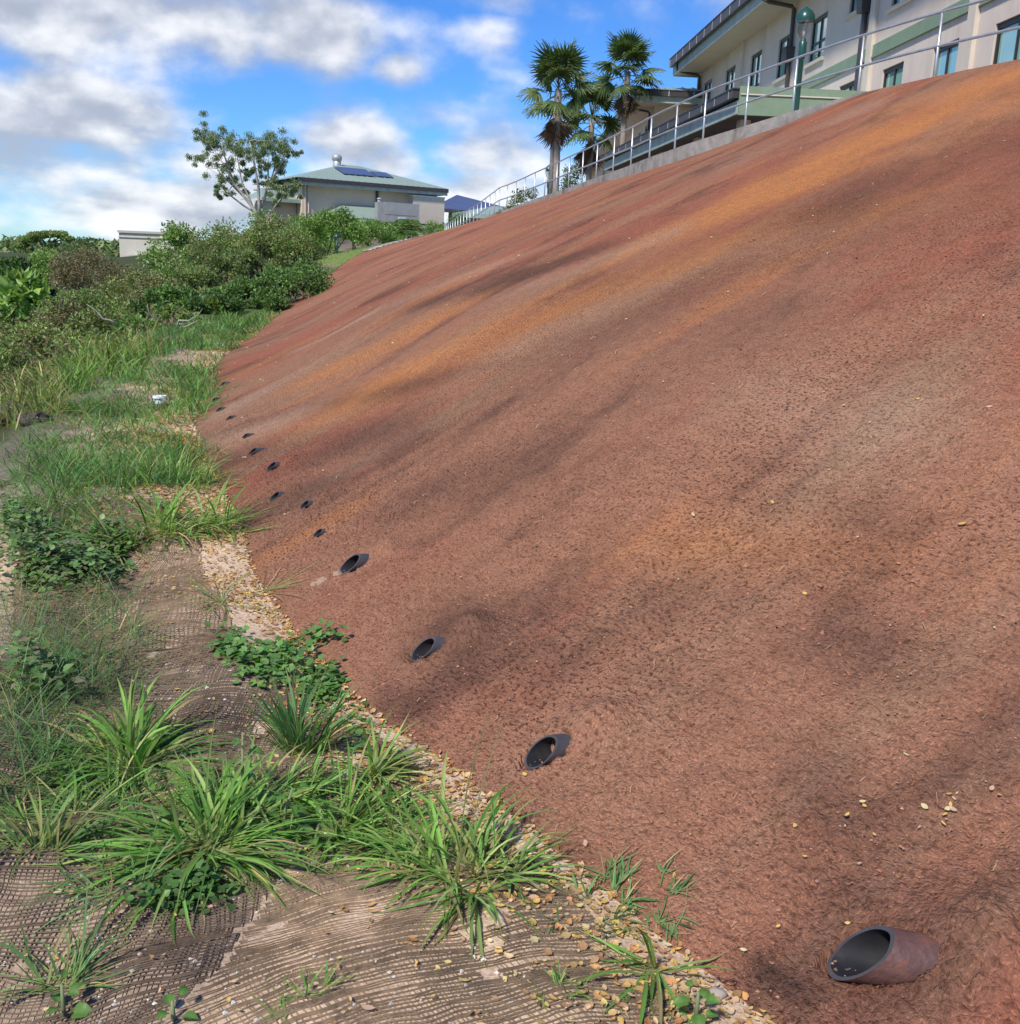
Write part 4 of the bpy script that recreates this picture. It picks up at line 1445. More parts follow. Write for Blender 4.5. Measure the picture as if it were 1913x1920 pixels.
# ------------------------------------------------------------------ eucalyptus
def eucalyptus():
    y = 75.0
    root = thing('eucalyptus_tree', tuple(at(486, 416, y)), 'tall pale-barked eucalyptus with open clumpy crown against the sky', 'tree')
    cl = [(383, 262, 15), (378, 290, 12), (398, 252, 16), (407, 282, 18), (400, 318, 17), (412, 335, 14), (425, 262, 20), (432, 300, 14), (448, 272, 22), (468, 262, 20), (476, 285, 18),
          (494, 268, 20), (512, 275, 20), (530, 272, 15), (522, 296, 16), (500, 300, 14), (455, 318, 11), (452, 338, 12), (515, 320, 14), (505, 345, 12), (524, 352, 14), (541, 345, 12), (535, 366, 13), (552, 352, 9), (412, 358, 9), (425, 362, 8), (478, 318, 9), (540, 292, 9)]
    limbs = {'a': [(486, 425), (479, 395), (458, 368), (440, 345), (425, 310), (405, 282)], 'b': [(482, 408), (470, 372), (455, 340), (450, 300), (448, 272)],
             'c': [(488, 410), (488, 380), (486, 350), (480, 318), (476, 285), (470, 264)], 'd': [(490, 408), (496, 375), (505, 345), (512, 315), (520, 292), (528, 276)],
             'e': [(492, 412), (510, 395), (528, 372), (541, 350)], 'f': [(480, 400), (456, 388), (430, 366), (412, 356)], 'g': [(458, 368), (430, 345), (410, 325), (398, 310)],
             'h': [(496, 375), (500, 340), (498, 305), (497, 272)], 'i': [(440, 345), (428, 318), (428, 290), (425, 264)], 'j': [(505, 345), (522, 325), (535, 300), (541, 290)]}
    m = MB()
    tips = []
    for k, L in limbs.items():
        dy = rng.uniform(-1.6, 1.6)
        P = [at(px, py, y) + Vector((0, dy * i / len(L), 0)) for i, (px, py) in enumerate(L)]
        P = [p + Vector(rng.normal(0, .05, 3)) for p in P]
        r0 = .12 if k in 'ac' else .065
        m.tube(P, [r0 * (1 - .85 * i / (len(P) - 1)) + .02 for i in range(len(P))], 7)
        tips += P[2:]
    crowns = [(at(px, py, y) + Vector((0, rng.uniform(-1.8, 1.8), 0)), r * y / FPX) for px, py, r in cl]
    for c, r in crowns:
        b = min(tips, key=lambda t: (t - c).length)
        m.tube([b, (b + c) / 2 + Vector(rng.normal(0, .1, 3)), c], [.045, .03, .012], 5)
        for _ in range(3):
            m.tube([c, c + Vector(rng.normal(0, r * .5, 3))], [.015, .006], 4)
    part('trunk', m, M_PALE_BARK, root, True)
    m = MB()
    for c, r in crowns:
        k = 4 + int(r * 7)
        for _ in range(k):
            cc = np.array(c) + rng.normal(0, 1, 3) * r * np.array([.95, 1.1, .65])
            n = 170
            d = rand_dirs(n)
            P = cc + d * rng.uniform(.05, .55, (n, 1)) * r * np.array([1, 1, .8])
            D = rand_dirs(n) * .6 + np.array([0, 0, -.75])
            D /= np.linalg.norm(D, axis=1)[:, None]
            add_leaves(m, P, D, rng.uniform(.09, .20, n), .05, tints(n, np.array(GREY + OLIVE[:1] + DARK[:1]) * 1.25, .25))
    part('crown', m, M_LEAF, root)


eucalyptus()


# ------------------------------------------------------------------ palms
def fan_mesh(dead=False, seed=0):
    r = np.random.default_rng(seed)
    m = MB()
    PL = 1.0 if not dead else .8
    base = (.085, .13, .04) if not dead else (.24, .165, .10)
    m.tube([(0, 0, 0), (PL * .5, 0, .03 if not dead else 0), (PL, 0, 0)], [.022, .018, .014], 5, C=(.12, .14, .05) if not dead else (.22, .16, .1))
    k = 26
    for i in range(k):
        a = RAD(-125 + 250 * i / (k - 1)) * (1.0 if not dead else .45)
        L = (1.0 - .25 * abs(a) / 2.2) * r.uniform(.85, 1.1)
        d = np.array([math.cos(a), math.sin(a), 0])
        s = np.array([-d[1], d[0], 0])
        V = []
        C = []
        t = r.uniform(.75, 1.2)
        for j, q in enumerate((0.02, .35, .62, .82, 1.0)):
            w = (.055 * min(1, q * 2.6 + .05)) * (1 - .9 * max(0, q - .55) / .45)
            droop = -(.30 * max(0, q - .5) ** 1.6 * 2.2) - .10 * q * abs(a) / 2 - (.15 * r.random() if q > .6 else 0)
            c = np.array([PL, 0, 0]) + d * L * q + np.array([0, 0, droop])
            V += [c - s * w + [0, 0, -.012], c + [0, 0, .012], c + s * w + [0, 0, -.012]]
            cc = np.array(base) * t * (1 + (.5 * q if not dead else -.2 * q))
            if q > .9 and not dead:
                cc = np.array((.16, .15, .07))
            C += [cc] * 3
        F = [(3 * j + e, 3 * j + e + 1, 3 * j + e + 4, 3 * j + e + 3) for j in range(4) for e in (0, 1)]
        m.add(V, np.array(F), np.array(C))
    me = m.mesh('frond')
    me.materials.append(M_LEAF if not dead else M_DRY)
    return me


FANS = [fan_mesh(False, s) for s in (1, 2, 3)]
DEADS = [fan_mesh(True, s) for s in (4, 5)]


def palm(label, x, y, zb, zc, r, nf=26, nd=12, lean=0.0, size=1.0, skirt=1.0):
    root = thing('fan_palm', (x, y, zb), label, 'palm tree', 'fan palms beside the building')
    m = MB()
    k = 16
    pts = [(x + lean * (i / k) ** 2, y, zb - .4 + (zc - zb + .4) * i / k) for i in range(k + 1)]
    m.tube(pts, [.125 + .02 * (i % 2) * .3 + .05 * math.exp(-i * .8) for i in range(k + 1)], 10)
    part('trunk', m, M_PALM_TRUNK, root, True)
    top = Vector((x + lean, y, zc))
    inv = Matrix.Translation(-Vector((x, y, zb)))

    def put(name, me, yaw, pitch, s, dz=0.0, roll=0):
        o = bpy.data.objects.new(name, me)
        col.objects.link(o)
        o.parent = root
        o.matrix_parent_inverse = inv
        o.matrix_basis = Matrix.Translation(top + Vector((0, 0, dz))) @ Matrix.Rotation(yaw, 4, 'Z') @ Matrix.Rotation(-pitch, 4, 'Y') @ Matrix.Rotation(roll, 4, 'X') @ Matrix.Diagonal((s, s, s, 1))
    for i in range(nf):
        f = (i + .5) / nf
        pitch = RAD(84 - 118 * f ** 1.1) + rng.normal(0, .16)
        put('frond', FANS[i % 3], i * 2.39996 + rng.normal(0, .2), pitch, size * r * rng.uniform(.42, .56), .25 - .5 * f, rng.normal(0, .45))
    for i in range(nd):
        put('dead_frond', DEADS[i % 2], i * 2.39996 + rng.normal(0, .3), RAD(-85) + rng.normal(0, .06), size * r * rng.uniform(.45, .7) * skirt, -.12 * r - .25 * rng.random(), rng.normal(0, .5))


palm('left fan palm with two slender trunks and brown skirt', 1.30, 42, 4.1, 8.35, 1.65, 24, 5, -.08)
palm('tallest fan palm, right of the three, with windswept crown', 4.05, 44.6, 4.0, 9.55, 1.55, 22, 5, .05, skirt=1.0)
palm('shortest fan palm, in the middle behind the other two', 2.85, 46.5, 4.0, 7.9, 1.7, 22, 4, 0)
m = MB()
m.tube([(1.12, 42.1, 3.8), (1.1, 42.1, 6.4), (1.16, 42.1, 8.2)], [.11, .09, .09], 8)
o = bpy.data.objects['fan_palm']
part('second_trunk', m, M_PALM_TRUNK, o, True)


def areca(label, px, py0, py1, y, lean=0):
    b, t = at(px, py1, y), at(px, py0, y)
    H = t.z - b.z
    root = thing('areca_palm', tuple(b), label, 'palm', 'small palms in front of the hall')
    m = MB()
    heads = []
    for i in range(3):
        q = b + Vector((rng.normal(0, .15), rng.normal(0, .2), -.6))
        e = b + Vector((rng.normal(0, .35) + lean, rng.normal(0, .3), H * rng.uniform(.45, .68)))
        m.tube([q, (q + e) / 2 + Vector((rng.normal(0, .06), 0, 0)), e], [.06, .05, .04], 6)
        heads.append(e)
    part('stem', m, M_BARK, root, True)
    m = MB()
    for e in heads:
        for j in range(9):
            a = j * 2.4 + rng.normal(0, .3)
            L = H * rng.uniform(.42, .62)
            dirh = np.array([math.cos(a), math.sin(a), 0])
            P = []
            for q in np.linspace(0, 1, 9):
                P.append(np.array(e) + dirh * L * .75 * q + np.array([0, 0, L * (.85 * q - 1.05 * q * q)]))
            m.tube(P, [.015] * 9, 4, C=(.12, .15, .05))
            P = np.array(P)
            for q in range(1, 9):
                for s in (-1, 1):
                    nn = 3
                    pp = P[q][None] + rng.normal(0, .03, (nn, 3))
                    sd = np.cross(dirh, [0, 0, 1]) * s
                    D = sd * .8 + dirh * .45 + np.array([0, 0, -.25]) + rng.normal(0, .15, (nn, 3))
                    D /= np.linalg.norm(D, axis=1)[:, None]
                    add_leaves(m, pp, D, L * .28, .05, tints(nn, MID + DARK + LIGHT[:1], .2))
    part('crown', m, M_LEAF, root)


for lb, px, a, b, y in (('leftmost small feathery palm by the hall porch', 612, 396, 456, 72), ('feathery palm just left of the grey enclosure', 664, 388, 458, 74), ('feathery palm below the enclosure sign', 692, 408, 462, 72),
                        ('feathery palm below the enclosure right corner', 716, 404, 462, 73), ('dark-stemmed palm right of the enclosure', 738, 396, 462, 75), ('rightmost slender palm against the hall screen wall', 764, 386, 462, 74), ('short palm between enclosure and screen wall', 750, 412, 466, 72)):
    areca(lb, px, a, b, y)

OCT = np.array([(1, 0, 0), (-1, 0, 0), (0, 1, 0), (0, -1, 0), (0, 0, 1), (0, 0, -1)], float)
OCF = np.array([(0, 2, 4), (2, 1, 4), (1, 3, 4), (3, 0, 4), (2, 0, 5), (1, 2, 5), (3, 1, 5), (0, 3, 5)])


def stones(m, P, s, C):
    n = len(P)
    V = P[:, None, :] + OCT[None] * (np.broadcast_to(s, (n,))[:, None, None] * rng.uniform(.5, 1.2, (n, 6, 1))) * np.array([1, 1, .7])
    V += rng.normal(0, .12, V.shape) * np.broadcast_to(s, (n,))[:, None, None]
    F = (np.arange(n)[:, None, None] * 6 + OCF[None]).reshape(-1, 3)
    m.add(V.reshape(-1, 3), F, np.repeat(C, 6, 0))


# ------------------------------------------------------------------ drain pipes in the slope
def pipe(px, py, R, label, mat=None, cutup=.54, silt=None, tilt=.12, lift=.0, face=(-.8, -.6)):
    p, nor, c, a, n = pipe_geom(px, py, R, lift, tilt, cutup, face)
    uphill = Vector((-nor.x, -nor.y, 0)).normalized()
    e1 = a.cross(Vector((0, 0, 1))).normalized()
    e2 = e1.cross(a)
    root = thing('drain_pipe', tuple(p), label, 'drain pipe', 'weep pipes along the foot of the slope')
    k = 32
    ri = R * .87
    rings = {}
    V = []
    for nm, r, end in (('o0', R, -1), ('o1', R, 0), ('i1', ri, 0), ('i0', ri, -1)):
        for j in range(k):
            t = 2 * math.pi * j / k
            o = e1 * (math.cos(t) * r) + e2 * (math.sin(t) * r)
            s = -(o.dot(n)) / a.dot(n) if end == 0 else -R * 16
            s *= 1 + .03 * math.sin(5 * t + px)
            V.append(c + o + a * s)
    V = [tuple(v) for v in V]
    ringf = np.array([(j, (j + 1) % k, k + (j + 1) % k, k + j) for j in range(k)])
    m = MB()
    m.add(V[:2 * k], ringf)
    part('tube', m, M_PIPE_RUST if mat else M_PIPE, root, True)
    m = MB()
    m.add(V[k:3 * k], ringf)
    part('rim', m, M_PIPE, root)
    m = MB()
    m.add(V[2 * k:], [ringf, np.array([[k + j for j in range(k)]])])
    part('bore', m, M_BORE, root, True)
    # crumbs of silt lying in the bottom of the pipe
    m = MB()
    kk = 26
    P = []
    for q in range(kk):
        t = math.pi * 1.5 + rng.normal(0, .28)
        P.append(tuple(c + e1 * (math.cos(t) * ri * .95) + e2 * (math.sin(t) * ri * .95) + a * (R * rng.uniform(-2.5, .75))))
    stones(m, np.array(P), R * rng.uniform(.03, .12, kk), tints(kk, [(.26, .14, .08), (.36, .22, .12), (.18, .10, .06)], .2))
    part('silt', m, M_TINT, root, kind='stuff')
    if silt:
        # washed-out tongue of pale silt below the mouth
        m = MB()
        L, W = silt
        nr, nc = 12, 9
        Vt = []
        for i in range(nr):
            q = i / (nr - 1)
            for j in range(nc):
                e = (j / (nc - 1) - .5) * 2
                w = W * math.sin(math.pi * min(1, .15 + q * .85)) ** .7 * (1 + .2 * math.sin(i * 2.3 + px))
                P = p - uphill * (R * .9 + L * q) + uphill.cross(Vector((0, 0, 1))) * (e * w)
                g = BV_SLOPE.ray_cast(Vector((P.x, P.y, 20)), Vector((0, 0, -1)))[0] or P
                th = (1 - e * e) * (.35 * R) * (1 - .7 * q) + rng.normal(0, .03 * R)
                Vt.append((P.x, P.y, g.z - .012 + th * (1 if 0 < i < nr - 1 else 0)))
        m.add(Vt, np.array([(i * nc + j, i * nc + j + 1, (i + 1) * nc + j + 1, (i + 1) * nc + j) for i in range(nr - 1) for j in range(nc - 1)]))
        o = m.build('silt_tongue', M_SILT, None, True)
        o['label'] = silt_label(label)
        o['category'] = 'silt'
        o['group'] = 'silt washed out of the weep pipes'
    return root


def silt_label(lb):
    return 'pale silt washed out below the ' + lb.split(',')[0].replace('dark ', '')


for px, py, R, lb, kw in PIPES:
    pipe(px, py, R, lb, **kw)


# ------------------------------------------------------------------ grass
GREEN = [(.16, .33, .06), (.21, .38, .08), (.12, .27, .05), (.30, .43, .13)]
BLUEGREEN = [(.13, .27, .085), (.17, .31, .11), (.10, .22, .07)]
PALE = [(.30, .33, .10), (.25, .30, .10), (.20, .27, .09)]
STRAW = [(.42, .36, .16), (.36, .30, .13), (.48, .42, .18)]


def add_blades(mb, B, yaw, L, lean, W, C, curl=1.0, segs=6, tipc=None, basec=None):
    """arching blades with a fold; B base points (n,3); lean = start angle from the vertical"""
    n = len(B)
    h = np.stack([np.cos(yaw), np.sin(yaw), np.zeros(n)], 1)
    side = np.stack([-np.sin(yaw), np.cos(yaw), np.zeros(n)], 1)
    p = B.copy()
    th = np.array(lean, float).copy()
    L = np.broadcast_to(L, (n,)).astype(float)
    W = np.broadcast_to(W, (n,)).astype(float)
    curl = np.broadcast_to(curl, (n,)).astype(float)
    V, Cs = [], []
    sway = rng.normal(0, .50, n)
    for j in range(segs + 1):
        q = j / segs
        w = W * (.55 + .9 * q) if q < .45 else W * (.955 * (1 - ((q - .45) / .55) ** 1.7) + .015)
        ss = side + h * sway[:, None] * q
        nrm = np.stack([-np.cos(th) * h[:, 0], -np.cos(th) * h[:, 1], np.sin(th)], 1)
        V += [p - ss * w[:, None] * .5 + nrm * (w * .18)[:, None], p, p + ss * w[:, None] * .5 + nrm * (w * .18)[:, None]]
        cc = C.copy()
        if basec is not None:
            k = np.clip(1 - q / .35, 0, 1)
            cc = cc * (1 - k) + np.asarray(basec) * k
        if tipc is not None and q > .85:
            cc = cc * .5 + np.asarray(tipc) * .5
        Cs += [cc * .92, cc * 1.12, cc]
        d = h * np.sin(th)[:, None] + np.array([[0, 0, 1]]) * np.cos(th)[:, None]
        p = p + d * (L / segs)[:, None] + side * (sway * L / segs * q * .8)[:, None]
        th = np.minimum(th + curl * (.10 + .55 * q) * 2.2 / segs, 2.75)
    V = np.stack(V, 1)
    Cs = np.stack(Cs, 1)
    k = 3 * (segs + 1)
    F = []
    for j in range(segs):
        for e in (0, 1):
            F.append((3 * j + e, 3 * j + e + 1, 3 * j + e + 4, 3 * j + e + 3))
    F = (np.arange(n)[:, None, None] * k + np.array(F)[None]).reshape(-1, 4)
    mb.add(V.reshape(-1, 3), F, np.clip(Cs.reshape(-1, 3), .01, .9))


def keep_above(mb):
    """no blade dips under the ground or into the slope"""
    for i, V in enumerate(mb.v):
        g = ground_z(V[:, 0], V[:, 1])
        V[:, 2] = np.maximum(V[:, 2], g + .006)
        for r in np.where(V[:, 0] > toe_x(V[:, 1]) - .05)[0]:
            h = BV_SLOPE.ray_cast(Vector((V[r, 0], V[r, 1], 20)), Vector((0, 0, -1)))[0]
            if h is not None and V[r, 2] < h.z + .008:
                V[r, 2] = h.z + .008


def clump(px, py, n, L, W, label, cols=GREEN, lean=(.15, 1.25), curl=1.0, rad=.05, yaw=None, basec=(.30, .32, .12), name='grass_clump', stalks=0, segs=7, flat=None):
    h = hit(px, py)
    b = h[0]
    m = MB()
    k = max(3, n // 9)
    ty = rng.uniform(0, 2 * math.pi, k) if yaw is None else rng.normal(yaw[0], yaw[1], k)
    ti = rng.integers(0, k, n)
    yw = ty[ti] + rng.normal(0, .9, n)
    tr = (rad * 1.3 * rng.random(k))[ti]
    B = np.stack([b.x + np.cos(ty[ti]) * tr + rng.normal(0, .006, n), b.y + np.sin(ty[ti]) * tr + rng.normal(0, .006, n), np.zeros(n)], 1)
    B[:, 2] = np.maximum(ground_z(B[:, 0], B[:, 1]), b.z - .05) - .008
    ln = lean[0] + (lean[1] - lean[0]) * rng.random(n) ** .7
    ln = np.where(rng.random(n) < .08, rng.uniform(.1, .6, n), ln)
    add_blades(m, B, yw, L * .9 * rng.uniform(.3, 1.1, n) ** .8, ln, W * rng.uniform(.45, 1.15, n), np.where((rng.random(n) < .09)[:, None], tints(n, STRAW, .2), tints(n, cols, .24)), curl * rng.uniform(.4, 1.9, n), segs, tipc=(.25, .25, .10), basec=basec)
    if stalks:
        yw = rng.uniform(0, 2 * math.pi, stalks)
        B = np.tile(np.array([[b.x, b.y, b.z]]), (stalks, 1))
        add_blades(m, B, yw, L * rng.uniform(.9, 1.4, stalks), rng.uniform(.1, .7, stalks), .004, tints(stalks, [(.2, .24, .09)], .1), .5, segs)
    keep_above(m)
    o = m.build(name, M_GRASS, None, True)
    o['label'], o['category'] = label, 'grass clump'
    if name == 'grass_clump':
        o['group'] = 'grass clumps on the netted path'
    else:
        o['kind'] = 'stuff'
    return o


CLUMPS = [
    (245, 1445, 230, .42, .0155, 'broad-bladed grass clump left, behind the sprawling one', dict(curl=1.6, lean=(.45, 1.45), rad=.09, stalks=6)),
    (562, 1412, 110, .33, .013, 'upright tuft of grass near the slope foot, fan-shaped', dict(cols=BLUEGREEN, curl=.55, lean=(.0, .85), stalks=5)),
    (395, 1585, 300, .46, .0125, 'largest sprawling grass clump in the foreground, spread flat', dict(curl=1.1, lean=(.9, 1.5), rad=.09)),
    (862, 1640, 170, .38, .0115, 'arching green grass clump leaning against the slope foot', dict(curl=1.8, lean=(.35, 1.35), rad=.10, stalks=4)),
    (72, 1600, 70, .30, .010, 'pale spiky grass rosette at the left edge', dict(cols=PALE + BLUEGREEN, curl=.5, lean=(.3, 1.55), stalks=5)),
    (1228, 1810, 26, .33, .012, 'sparse long-bladed tuft beside the nearest pipe', dict(cols=GREEN, curl=1.1, lean=(.6, 1.45))),
    (640, 1560, 120, .38, .011, 'thin grass tuft between the sprawling and arching clumps', dict(curl=1.1, lean=(.6, 1.5))),
    (925, 1630, 14, .30, .009, 'few yellowing blades right of the arching clump', dict(cols=GREEN + PALE, curl=1.0, lean=(.3, 1.2))),
    (690, 1455, 80, .28, .012, 'light green tuft among the leaf litter at slope foot', dict(cols=GREEN + PALE[:1], curl=1.1, lean=(.4, 1.45))),
    (420, 1135, 40, .36, .008, 'thin yellow-green tuft above the bare netted mound', dict(cols=GREEN + PALE, curl=.9, lean=(.7, 1.5))),
    (490, 1110, 22, .40, .006, 'wispy straw-coloured tuft trailing onto the slope', dict(cols=STRAW + PALE, curl=.5, lean=(.9, 1.4), yaw=(.6, .4))),
    (205, 1215, 140, .32, .006, 'fine dark grass tuft left of the bare mound', dict(cols=BLUEGREEN, curl=1.0, lean=(.5, 1.5), rad=.16)),
    (300, 1000, 190, .48, .014, 'big leafy grass clump in the middle of the path', dict(curl=1.4, lean=(.2, 1.45), rad=.26)),
    (370, 985, 100, .50, .013, 'grass leaning right onto the yellow litter', dict(curl=1.2, lean=(.5, 1.45), rad=.18, yaw=(-.2, .8))),
    (130, 930, 130, .46, .011, 'grass clump at left behind the broadleaf weeds', dict(cols=BLUEGREEN, curl=1.3, lean=(.3, 1.4), rad=.22)),
    (235, 905, 90, .46, .010, 'low pale-based tuft behind the big leafy clump', dict(cols=BLUEGREEN + PALE[:1], curl=1.2, lean=(.5, 1.5), rad=.14)),
    (330, 905, 100, .46, .010, 'yellowish tuft next to the slope foot and litter', dict(cols=GREEN + PALE[:1], curl=1.2, lean=(.4, 1.45), rad=.16)),
    (150, 1535, 110, .32, .010, 'loose grass filling between the rosette and broad-bladed clump', dict(curl=1.2, lean=(.8, 1.5), rad=.12)),
    (500, 1490, 110, .32, .010, 'flat grass between the fan-shaped tuft and sprawling clump', dict(curl=1.2, lean=(.8, 1.5), rad=.12)),
    (740, 1570, 90, .32, .010, 'flat grass just left of the arching clump', dict(curl=1.2, lean=(.8, 1.5), rad=.10)),
    (60, 1470, 90, .32, .009, 'thin grass at the left edge above the rosette', dict(cols=BLUEGREEN, curl=1.0, lean=(.8, 1.5), rad=.14)),
    (120, 1860, 60, .26, .007, 'scruffy weed tuft at the lower left corner', dict(cols=BLUEGREEN + STRAW[:1], curl=.7, lean=(.5, 1.5))),
    (240, 1690, 26, .30, .006, 'small wispy tuft on the dark netting', dict(cols=BLUEGREEN, curl=.7, lean=(.9, 1.5))),
    (560, 1905, 60, .10, .005, 'short green sprout patch at the bottom edge', dict(name='sprouts', cols=GREEN, curl=.6, lean=(.4, 1.4), rad=.10)),
    (1045, 1858, 40, .08, .005, 'tiny green sprout on the tan netting', dict(name='sprouts', cols=GREEN, curl=.6, lean=(.2, 1.3), rad=.05)),
    (1130, 1700, 110, .11, .006, 'short blue-green weeds in the litter at slope foot', dict(name='sprouts', cols=BLUEGREEN, curl=.7, lean=(.3, 1.5), rad=.16)),
    (1220, 1740, 70, .10, .006, 'short weeds behind the sparse long-bladed tuft', dict(name='sprouts', cols=BLUEGREEN, curl=.7, lean=(.3, 1.5), rad=.10)),
]
for px, py, n, L, W, lb, kw in CLUMPS:
    clump(px, py, n, L, W, lb, **kw)

# grass further along the path: nobody could count it
def grass_mass(name, label, quads, n, L, W, cols, lean=(.2, 1.4), curl=1.0, tuft=8, mat=None, basec=None, spread=.12):
    m = MB()
    pts = []
    tot = 0
    while tot < n:
        px0, py0, px1, py1, wgt = quads[rng.choice(len(quads), p=np.array([q[4] for q in quads]) / sum(q[4] for q in quads))]
        px, py = rng.uniform(px0, px1), rng.uniform(py0, py1)
        h = hit(px, py, 'ground')
        if h is None:
            continue
        b = h[0]
        if b.x > toe_x(b.y) + .1:
            continue
        tot += tuft
        pts.append(b)
    n = len(pts) * tuft
    Bp = np.repeat(np.array([tuple(p) for p in pts]), tuft, 0)
    Bp[:, :2] += rng.normal(0, spread, (n, 2)) * .5
    Bp[:, 2] = ground_z(Bp[:, 0], Bp[:, 1]) - .01
    sc = np.clip(Bp[:, 1] / 9, .8, 2.2)
    tn = np.repeat(rng.uniform(.55, 1.15, len(pts)), tuft)
    add_blades(m, Bp, rng.uniform(0, 6.283, n), L * rng.uniform(.5, 1.1, n) * np.clip(sc, 1, 1.25), rng.uniform(lean[0], lean[1], n), W * rng.uniform(.6, 1.2, n) * sc, tints(n, cols, .2) * tn[:, None], curl * rng.uniform(.6, 1.4, n), 4, basec=basec)
    keep_above(m)
    return m.build(name, mat or M_GRASS, None, True, label=label, category='grass', kind='stuff')


grass_mass('path_grass', 'green grass growing in patches along the netted path', [
    (60, 770, 360, 880, 2.4), (150, 715, 390, 790, 1.6), (330, 690, 395, 770, 1.0), (240, 655, 400, 720, 1.1), (330, 600, 520, 660, 2.4), (230, 615, 360, 670, 1.6), (400, 590, 520, 620, 1.2), (60, 850, 380, 910, 1.6), (180, 880, 380, 920, .8), (20, 900, 200, 1000, .9)],
    12500, .24, .009, GREEN[:3] + BLUEGREEN * 2 + PALE[:1], (.35, 1.45), 1.4, tuft=26, spread=.26)
grass_mass('lying_grass', 'flattened thin grey-green grass at the left of the path', [(0, 1120, 230, 1330, 3), (0, 1300, 120, 1480, 1.2), (0, 960, 220, 1010, .5), (0, 1440, 330, 1560, .5)], 1900, .34, .0045, BLUEGREEN + PALE[:1] + GREY, (.7, 1.5), .5, tuft=5)
grass_mass('yellow_grass', 'tall yellowing grass leaning over at the left scrub edge', [(0, 680, 100, 800, 3), (40, 620, 200, 720, 3), (120, 620, 270, 690, 1.5), (0, 600, 80, 700, 2)], 4200, .46, .014, STRAW + PALE * 2 + OLIVE + GREEN[:2], (.3, 1.3), 1.4, tuft=5, spread=.3)
grass_mass('verge_grass', 'bright green grass strip along the left path edge', [(120, 660, 260, 715, 2), (100, 690, 180, 740, 1)], 900, .35, .014, LIGHT + GREEN, (.2, 1.2), 1.0)

# undergrowth between the bushes
m = MB()
n = 52000
yy = 12 + 48 * rng.random(n) ** 1.25
xl = np.interp(yy, _ly, _lx)
x = xl - .2 - rng.random(n) ** 1.2 * np.clip(6 + yy * .75, 6, 42)
k = sstep(xl - x, 0, 2.2)
zz = ground_z(x, yy) + rng.random(n) * (.15 + .95 * k) * np.clip(.55 + .6 * fbm(x * .5, yy * .4, 3, 151), .12, 1.5)
D = rand_dirs(n) + np.array([0, 0, .35])
D /= np.linalg.norm(D, axis=1)[:, None]
s = np.clip(yy / 26, .6, 1.6)
q = sstep(fbm(x * .28, yy * .2, 3, 161), -.2, .4)
C = tints(n, MID + OLIVE, .22) * (1 - q[:, None]) + tints(n, BROWN + RUST, .22) * q[:, None]
lawnmask = ~((yy > 44) & (x > -14.5))
add_leaves(m, np.stack([x, yy, zz], 1)[lawnmask], D[lawnmask], (.14 * s)[lawnmask], (.06 * s)[lawnmask], C[lawnmask])
m.build('undergrowth', M_LEAF, label='tangled olive and brown undergrowth filling the gully left of path', category='undergrowth', kind='stuff')

# lawn at the far end of the path
m = MB()
n = 5000
yy = rng.uniform(44, 66, n)
x = rng.uniform(-14.5, -6.5, n)
x = np.minimum(x, toe_x(yy) - .05)
B = np.stack([x, yy, ground_z(x, yy)], 1)
add_blades(m, B, rng.uniform(0, 6.28, n), rng.uniform(.05, .11, n), rng.uniform(0, 1, n), .02, tints(n, [(.20, .28, .07), (.24, .30, .09)], .15), .5, 2)
m.build('lawn', M_GRASS, None, True, label='mown pale green lawn around the far lamp post', category='lawn', kind='stuff')

# gravel along the far rim of the slope
m = MB()
n = 2600
t = rng.uniform(20.0, 21.6, n)
v = np.abs(rng.normal(.02, .09, n))
p, _, _ = slope_pt(t, np.clip(v, 0, .5), 0)
stones(m, p + np.array([0, 0, .03]), rng.uniform(.04, .11, n), tints(n, [(.34, .32, .30), (.42, .40, .38), (.26, .25, .24)], .15))
m.build('gravel', M_TINT, label='grey gravel heap on the far upper rim of the slope', category='gravel', kind='stuff')


# ------------------------------------------------------------------ broadleaf weeds and creepers
def leaf_disc_mesh(seed, heart=False):
    """an ovate leaf about one unit long with a midrib fold"""
    r = np.random.default_rng(seed)
    ts = np.linspace(0, 1, 9)
    V, C = [], []
    for q in ts:
        w = .36 * math.sin(math.pi * q ** .72) ** .8 + (.0 if 0 < q < 1 else .004)
        if heart and q < .2:
            w = .30 + .2 * q
        z = .10 * math.sin(q * math.pi) - .22 * q * q
        for e in (-1, -.5, 0, .5, 1):
            x = q - (.10 if heart and abs(e) == 1 and q < .15 else 0)
            V.append((x, e * w, z + abs(e) * w * .30 + r.normal(0, .008)))
            C.append(np.array((.11, .22, .045)) * r.uniform(.9, 1.1) * (1.25 if e == 0 else 1))
    F = [(i * 5 + j, i * 5 + j + 1, (i + 1) * 5 + j + 1, (i + 1) * 5 + j) for i in range(8) for j in range(4)]
    m = MB()
    m.add(V, np.array(F), np.array(C))
    me = m.mesh('leaf', True)
    me.materials.append(M_LEAF)
    return me


LEAVES = [leaf_disc_mesh(3), leaf_disc_mesh(4), leaf_disc_mesh(5, True)]


